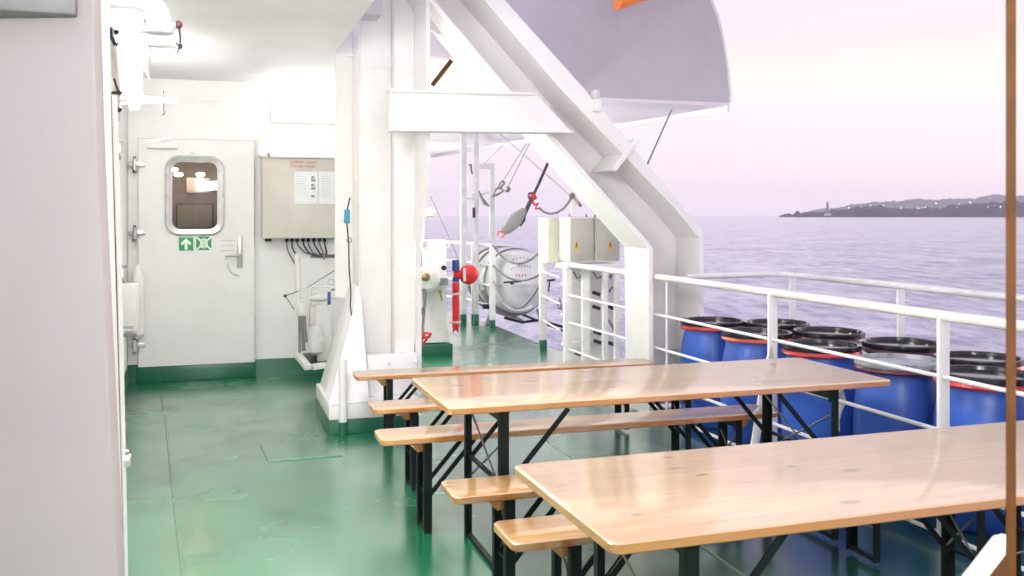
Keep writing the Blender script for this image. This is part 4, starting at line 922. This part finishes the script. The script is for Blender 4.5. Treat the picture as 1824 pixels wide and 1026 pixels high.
b.tube([P(1085,520,.15), P(1090,512,.15), P(1100,515,.15), P(1100,620,.15)], .012, 6).tube([P(1084,570,.15), P(1097,592,.15)], .012, 6); b.build('cable', M['rope'], t)

# ================================================================== LIFEBOAT (only its keel end shows at the top edge)
cb = at_Y(1108, 20, 8.7)
t = thing('orange_lifeboat', 'bright orange lifeboat hull hanging above, only its rounded end in view', 'lifeboat', cb)
rings = []
for i in range(13):
    f = i/12; tt = f*3.4
    hw = .10+.62*math.sin(min(1, f*1.6)*PI/2)**.8; kz = .32*(1-min(1, f*2.2))**2*0 + .36*tt
    ring = []
    for k in range(16):
        a = -PI + PI*k/15
        ring.append(Vector((cb.x+.05+tt*.93-.1, cb.y+hw*math.cos(a)*.9, cb.z+kz+hw*.55+hw*.55*math.sin(a)*(1 if True else 0))))
    top = [Vector((ring[-1].x, cb.y+hw*.7, ring[-1].z+.55)), Vector((ring[-1].x, cb.y-hw*.7, ring[-1].z+.55))]
    rings.append(ring+top)
MB().loft(rings).build('hull', M['orange'], t, sharp=50)

# ================================================================== BARRELS
def make_barrel():
    t = thing('plastic_barrel', 'b', 'barrel', (0,0,0), 'blue barrels packed between the two rails')
    prof = [(.001,0),(.20,0),(.222,.02),(.235,.07),(.243,.16),(.246,.30),(.245,.42),(.238,.54),(.226,.62),(.214,.67),(.210,.69),(.210,.715)]
    MB().lathe(prof, (0,0,0), seg=40).build('barrel_body', M['blue'], t)
    MB().lathe([(.211,.716),(.236,.716),(.244,.726),(.236,.744),(.211,.744)], (0,0,0), seg=40).build('clamp_ring', M['red'], t)
    MB().lathe([(.001,.752),(.205,.752),(.212,.757),(.216,.776),(.228,.78),(.238,.776),(.241,.755),(.239,.747),(.20,.7455),(.001,.7455)], (0,0,0), seg=40).lathe([(.001,.7525),(.17,.7525),(.175,.757),(.168,.759),(.001,.7585)], (0,0,0), seg=32).build('lid', M['lid'], t)
    return t
bp_ = make_barrel()
BAR = [(1.528,7.2,'blue barrel with black lid nearest the right frame leg','red'),
       (1.706,6.62,'blue barrel with loose orange red ring beside the rail post above table end','ored'),
       (2.00,7.14,'blue barrel behind the rail post, rearmost with black ring','dred'),
       (2.20,6.60,'dark lidded barrel in the rear row with pale tag on its rim','dred'),
       (1.95,5.95,'front row blue barrel with bright red ring behind the middle table end','red'),
       (2.475,6.02,'rear row barrel with plain black lid below the outer rail post','dred'),
       (2.18,5.33,'front row blue barrel with scratched grey white lid','dred'),
       (2.70,5.47,'rear row barrel just left of the brown post, red line under lid','red'),
       (2.42,4.86,'front row blue barrel with red ring behind the second rail post','red'),
       (2.66,4.28,'blue barrel at the right edge partly hidden by the brown post','red')]
M['lidw'] = flat('lid_worn', (.30,.31,.34), .35, 0, .3, .5)
for i, (bx, by, lab, ring) in enumerate(BAR):
    o = bp_ if i == 0 else copy_tree(bp_)
    o.location = (bx, by, -.018); o.rotation_euler = (random.uniform(-.01,.01), random.uniform(-.01,.01), random.uniform(0,6.28)); o['label'] = lab
    sc = random.uniform(.985, 1.015); o.scale = (1, 1, sc)
    for ch in list(o.children):
        if ch.name.startswith('clamp_ring') and ring != 'red':
            ch.data = ch.data.copy(); ch.data.materials[0] = M[ring]
        if ch.name.startswith('lid') and i == 6:
            ch.data = ch.data.copy(); ch.data.materials[0] = M['lidw']
    if i == 3:
        o.rotation_euler.z = -1.35+TH
        q = MB().box(.232, .246, -.03, .03, .735, .765).build('tag', M['lgrey'], o) if False else None

# ================================================================== TABLES AND BENCHES
def rr2(x0, x1, y0, y1, r, z, n=4):
    out = []
    for cx, cy, a0 in ((x1-r, y1-r, 0), (x0+r, y1-r, PI/2), (x0+r, y0+r, PI), (x1-r, y0+r, 1.5*PI)):
        for i in range(n+1):
            a = a0+PI/2*i/n; out.append(Vector((cx+r*math.cos(a), cy+r*math.sin(a), z)))
    return out
def slab(x0, x1, y0, y1, r, z0, z1):
    e = .004
    return MB().loft([rr2(x0+e, x1-e, y0+e, y1-e, r, z0), rr2(x0, x1, y0, y1, r, z0+e), rr2(x0, x1, y0, y1, r, z1-e), rr2(x0+e, x1-e, y0+e, y1-e, r, z1)])
def legs(t, xq, y0, y1, ztop, inw, strut, zk):
    for y in (y0, y1):
        s1 = 1 if y == y0 else -1
        # angle section leg
        b = MB(); b.box(xq-.019, xq+.019, y-.002, y+.002, 0, ztop, .0).box(xq-.019*inw-.002, xq-.019*inw+.002, min(y+.002*s1, y+.034*s1), max(y+.002*s1, y+.034*s1), 0, ztop)
        b.box(xq-.018, xq+.018, min(y, y+.03*s1), max(y, y+.03*s1), ztop-.06, ztop-.001); b.build('leg', M['blackm'], t)
        b = MB(); b.bar((xq, y+.02*s1, zk), (xq+inw*strut, y+.02*s1, ztop-.006), .022, .007, up=(0,1,0)).build('brace', M['blackm'], t)
    b = MB(); b.bar((xq, y0+.003, .012), (xq, y1-.003, .012), .022, .02); b.build('foot_rail', M['blackm'], t)
    b = MB(); b.bar((xq, y0+.003, ztop-.03), (xq, y1-.003, ztop-.03), .03, .03).build('cross_bar', M['blackm'], t); MB().bar((xq, y0+.003, zk+.02), (xq, y1-.003, zk+.02), .02, .012).build('cross_bar', M['blackm'], t)
    return t
def make_table():
    t = thing('beer_table', 't', 'table', (0,0,0), 'wooden folding tables on the green deck')
    slab(0, 2.2, 0, .77, .028, .74, .77).build('tabletop', M['woodA'], t)
    MB().box(.16,.22,.08,.69,.722,.7385,.003).box(1.98,2.04,.08,.69,.722,.7385,.003).build('batten', M['woodB'], t)
    for xq, inw in ((.266, 1), (1.934, -1)):
        legs(t, xq, .085, .685, .722, inw, .30, .38)
        b = MB(); b.tube([(xq+.01*inw, .10, .60), (xq+.01*inw, .67, .30)], .005, 6).tube([(xq+.016*inw, .67, .60), (xq+.016*inw, .10, .30)], .005, 6); b.build('cross_wire', M['dsteel'], t)
    return t
def make_bench():
    t = thing('beer_bench', 'b', 'bench', (0,0,0), 'wooden folding benches at the tables')
    slab(0, 2.2, 0, .25, .03, .45, .48).build('seat', M['woodB'], t)
    for xq, inw in ((.235, 1), (1.965, -1)):
        legs(t, xq, .03, .22, .448, inw, .24, .17)
        b = MB(); b.prism([(xq-.10*inw, .055, .449), (xq-.02*inw, .055, .449), (xq-.02*inw, .055, .40), (xq-.045*inw, .055, .395)], (0,.14,0), .003); b.build('end_block', M['woodB'], t)
        b = MB(); b.tube([(xq+.01*inw, .05, .36), (xq+.01*inw, .2, .2)], .005, 6).tube([(xq+.015*inw, .2, .36), (xq+.015*inw, .05, .2)], .005, 6); b.build('cross_wire', M['dsteel'], t)
    return t
T = make_table()
for i, (px, py, ang, lab) in enumerate(((800,728,17.8,'middle varnished folding table further from the camera, beside the frame column'),(1090,970,18.3,'nearest folding table with many dark knots in its varnished top'))):
    o = T if i == 0 else copy_tree(T); Yy = F*(H-.77)/(py-HOR)
    o.location = ((px-912)/F*Yy, Yy, 0); o.rotation_euler = (0,0,math.radians(ang)); o['label'] = lab
Bn = make_bench()
for i, (px, py, ang, lab) in enumerate(((680,785,17.4,'long bench in full view between the two tables, nearer the middle table far side'),
        (810,887,17.8,'bench with its end poking out just left of the nearest table, behind another'),
        (915,970,18.2,'nearest bench, its rounded end beside the corner of the nearest table'),
        (667,730,17.6,'bench end showing left of the middle table, in front of the rearmost bench'),
        (634,671,15.5,'rearmost bench standing against the foot of the frame column'))):
    o = Bn if i == 0 else copy_tree(Bn); Yy = F*(H-.48)/(py-HOR)
    o.location = ((px-912)/F*Yy, Yy, 0); o.rotation_euler = (0,0,math.radians(ang)); o['label'] = lab

# ================================================================== RIGHT FOREGROUND
Yp = 1.3
a, c = at_Y(1791.5, 500, Yp), at_Y(1810, 500, Yp)
b = MB(); pa, pc = W(*a), W(*c)
b.prism([Vector((a.x, a.y, .0)), Vector((c.x, c.y, .0)), Vector((c.x, c.y, 0))+S(.53*.03, .03), Vector((a.x, a.y, 0))+S(.53*.03, .03)], (0,0,2.4), .002)
tag(b.build('door_post', M['brown'], base=(a.x, a.y, 0)), 'narrow brown varnished post blurred at the right edge of the view', 'post')
t = thing('sloping_handrail', 'cream topped brown handrail sloping up at the lower right corner', 'handrail', at_Y(1780, 1026, 1.5))
p, q = at_Y(1700, 1075, 1.42), at_Y(1786, 963, 1.52)
MB().tube([p, p.lerp(q,.96), q], [.015,.015,.010], 12).ball(q, .011, (1,1,1), 2).build('cream_rail', M['cream'], t)
n_ = (q-p).normalized(); dn = Vector((n_.z, 0, -n_.x)).normalized()
MB().prism([p+dn*.014, q+dn*.014, q+dn*.25, p+dn*.25], S(0,.03), .003).build('side_panel', M['brown'], t)

# ================================================================== wall behind the camera with deck lamps (reflected in paint and varnish)
t = thing('aft_bulkhead', 'white bulkhead behind the viewpoint carrying deck lamps', 'wall', (1, -.9, 0))
MB().box(-3, 3.6, -1.0, -.9, 0, ZC).build('panel', M['wall'], t)
for k, s0 in enumerate((-.55, .75)):
    t = thing('deck_lamp', ('white box deck lamp above the walkway end', 'white box deck lamp above the table end')[k], 'lamp', (s0, -.9, 2.1), 'deck lamps behind the viewpoint')
    MB().box(s0, s0+.8, -.895, -.84, 2.05, 2.22, .006).build('housing', M['white'], t)
    MB().box(s0+.02, s0+.78, -.838, -.76, 2.07, 2.20, .02).build('diffuser', M['decktube'], t)
for k, d0 in enumerate((3.4,)):
    t = thing('ceiling_lamp', 'white box lamp under the walkway deckhead', 'lamp', (.05, d0, ZC))
    MB().box(-.2, .3, d0, d0+.9, ZC-.05, ZC-.002, .006).build('housing', M['white'], t)
    MB().box(-.17, .27, d0+.03, d0+.87, ZC-.26, ZC-.052, .02).build('diffuser', M['alleytube'], t)

# ================================================================== LIGHT
w = bpy.data.worlds.new('World'); scene.world = w; w.use_nodes = True
nt = w.node_tree; L = nt.links; bg = nt.nodes['Background']
SUN_EL, SUN_AZ = math.radians(3.0), math.radians(70)
sky = nt.nodes.new('ShaderNodeTexSky'); sky.sky_type = 'NISHITA'; sky.sun_disc = False; sky.sun_elevation = SUN_EL; sky.sun_rotation = SUN_AZ
tc = nt.nodes.new('ShaderNodeTexCoord'); sep = nt.nodes.new('ShaderNodeSeparateXYZ'); L.new(tc.outputs['Generated'], sep.inputs[0])
mp = nt.nodes.new('ShaderNodeMapping'); mp.inputs['Scale'].default_value = (1.6, 1.6, 14); L.new(tc.outputs['Generated'], mp.inputs['Vector'])
nz = nd(nt, 'ShaderNodeTexNoise', Scale=1.5, Detail=4.0, Roughness=.5); L.new(mp.outputs['Vector'], nz.inputs['Vector'])
el = math_(nt, 'ADD', sep.outputs['Z'], math_(nt, 'MULTIPLY', math_(nt, 'SUBTRACT', nz.outputs['Fac'], .5), .035))
rp = ramp(nt, [(0.0, (.90,.77,.93)), (.015, (.87,.745,.87)), (.05, (.865,.745,.845)), (.105, (.89,.77,.835)), (.142, (.95,.82,.775)), (.170, (.94,.735,.755)), (.20, (.81,.715,.83)), (.26, (.80,.75,.90)), (.40, (.74,.70,.87)), (.6, (.65,.64,.83)), (1.0, (.58,.59,.80))])
L.new(el, rp.inputs['Fac'])
bg.inputs['Strength'].default_value = .67; L.new(rp.outputs['Color'], bg.inputs['Color'])
bg2 = nt.nodes.new('ShaderNodeBackground'); bg2.inputs['Strength'].default_value = .025; L.new(sky.outputs['Color'], bg2.inputs['Color'])
ad = nt.nodes.new('ShaderNodeAddShader'); L.new(bg.outputs[0], ad.inputs[0]); L.new(bg2.outputs[0], ad.inputs[1]); L.new(ad.outputs[0], nt.nodes['World Output'].inputs['Surface'])
sl = bpy.data.lights.new('sun', 'SUN'); sl.energy = .5; sl.angle = math.radians(12); sl.color = (1, .86, .76)
so = bpy.data.objects.new('sun', sl); COL.objects.link(so)
sd_ = Vector((math.sin(SUN_AZ)*math.cos(math.radians(12)), math.cos(SUN_AZ)*math.cos(math.radians(12)), math.sin(math.radians(12))))
so.rotation_euler = (-sd_).to_track_quat('-Z', 'Y').to_euler()

# haze over the sea
hm = bpy.data.materials.new('sea_haze'); hm.use_nodes = True; hn = hm.node_tree
hn.nodes.remove(hn.nodes['Principled BSDF'])
hv = hn.nodes.new('ShaderNodeVolumePrincipled'); hv.inputs['Color'].default_value = (1, .975, 1, 1); hv.inputs['Density'].default_value = .00009; hv.inputs['Anisotropy'].default_value = 0
hn.links.new(hv.outputs[0], hn.nodes['Material Output'].inputs['Volume'])
bm = bmesh.new(); bmesh.ops.create_cube(bm, size=1)
for v in bm.verts: v.co = Vector((v.co.x*14400, v.co.y*14400, -13 if v.co.z < 0 else 190))
me = bpy.data.meshes.new('haze'); bm.to_mesh(me); bm.free(); me.materials.append(hm)
hz = bpy.data.objects.new('haze', me); COL.objects.link(hz); tag(hz, kind='stuff')

# ================================================================== CAMERA
cam = bpy.data.cameras.new('camera'); co = bpy.data.objects.new('camera', cam); COL.objects.link(co)
co.location = (0, 0, H); co.rotation_euler = (PI/2, 0, 0)
cam.sensor_width = 36; cam.lens = F/1824*36; cam.shift_y = -(513-HOR)/1824; cam.clip_start = .05; cam.clip_end = 60000
cam.dof.use_dof = True; cam.dof.focus_distance = 7.0; cam.dof.aperture_fstop = 10.0
scene.camera = co
scene.view_settings.view_transform = 'Standard'; scene.view_settings.look = 'None'; scene.view_settings.exposure = 0.78; scene.view_settings.gamma = 1
scene.render.film_transparent = False
scene.cycles.max_bounces = 8; scene.cycles.volume_bounces = 1
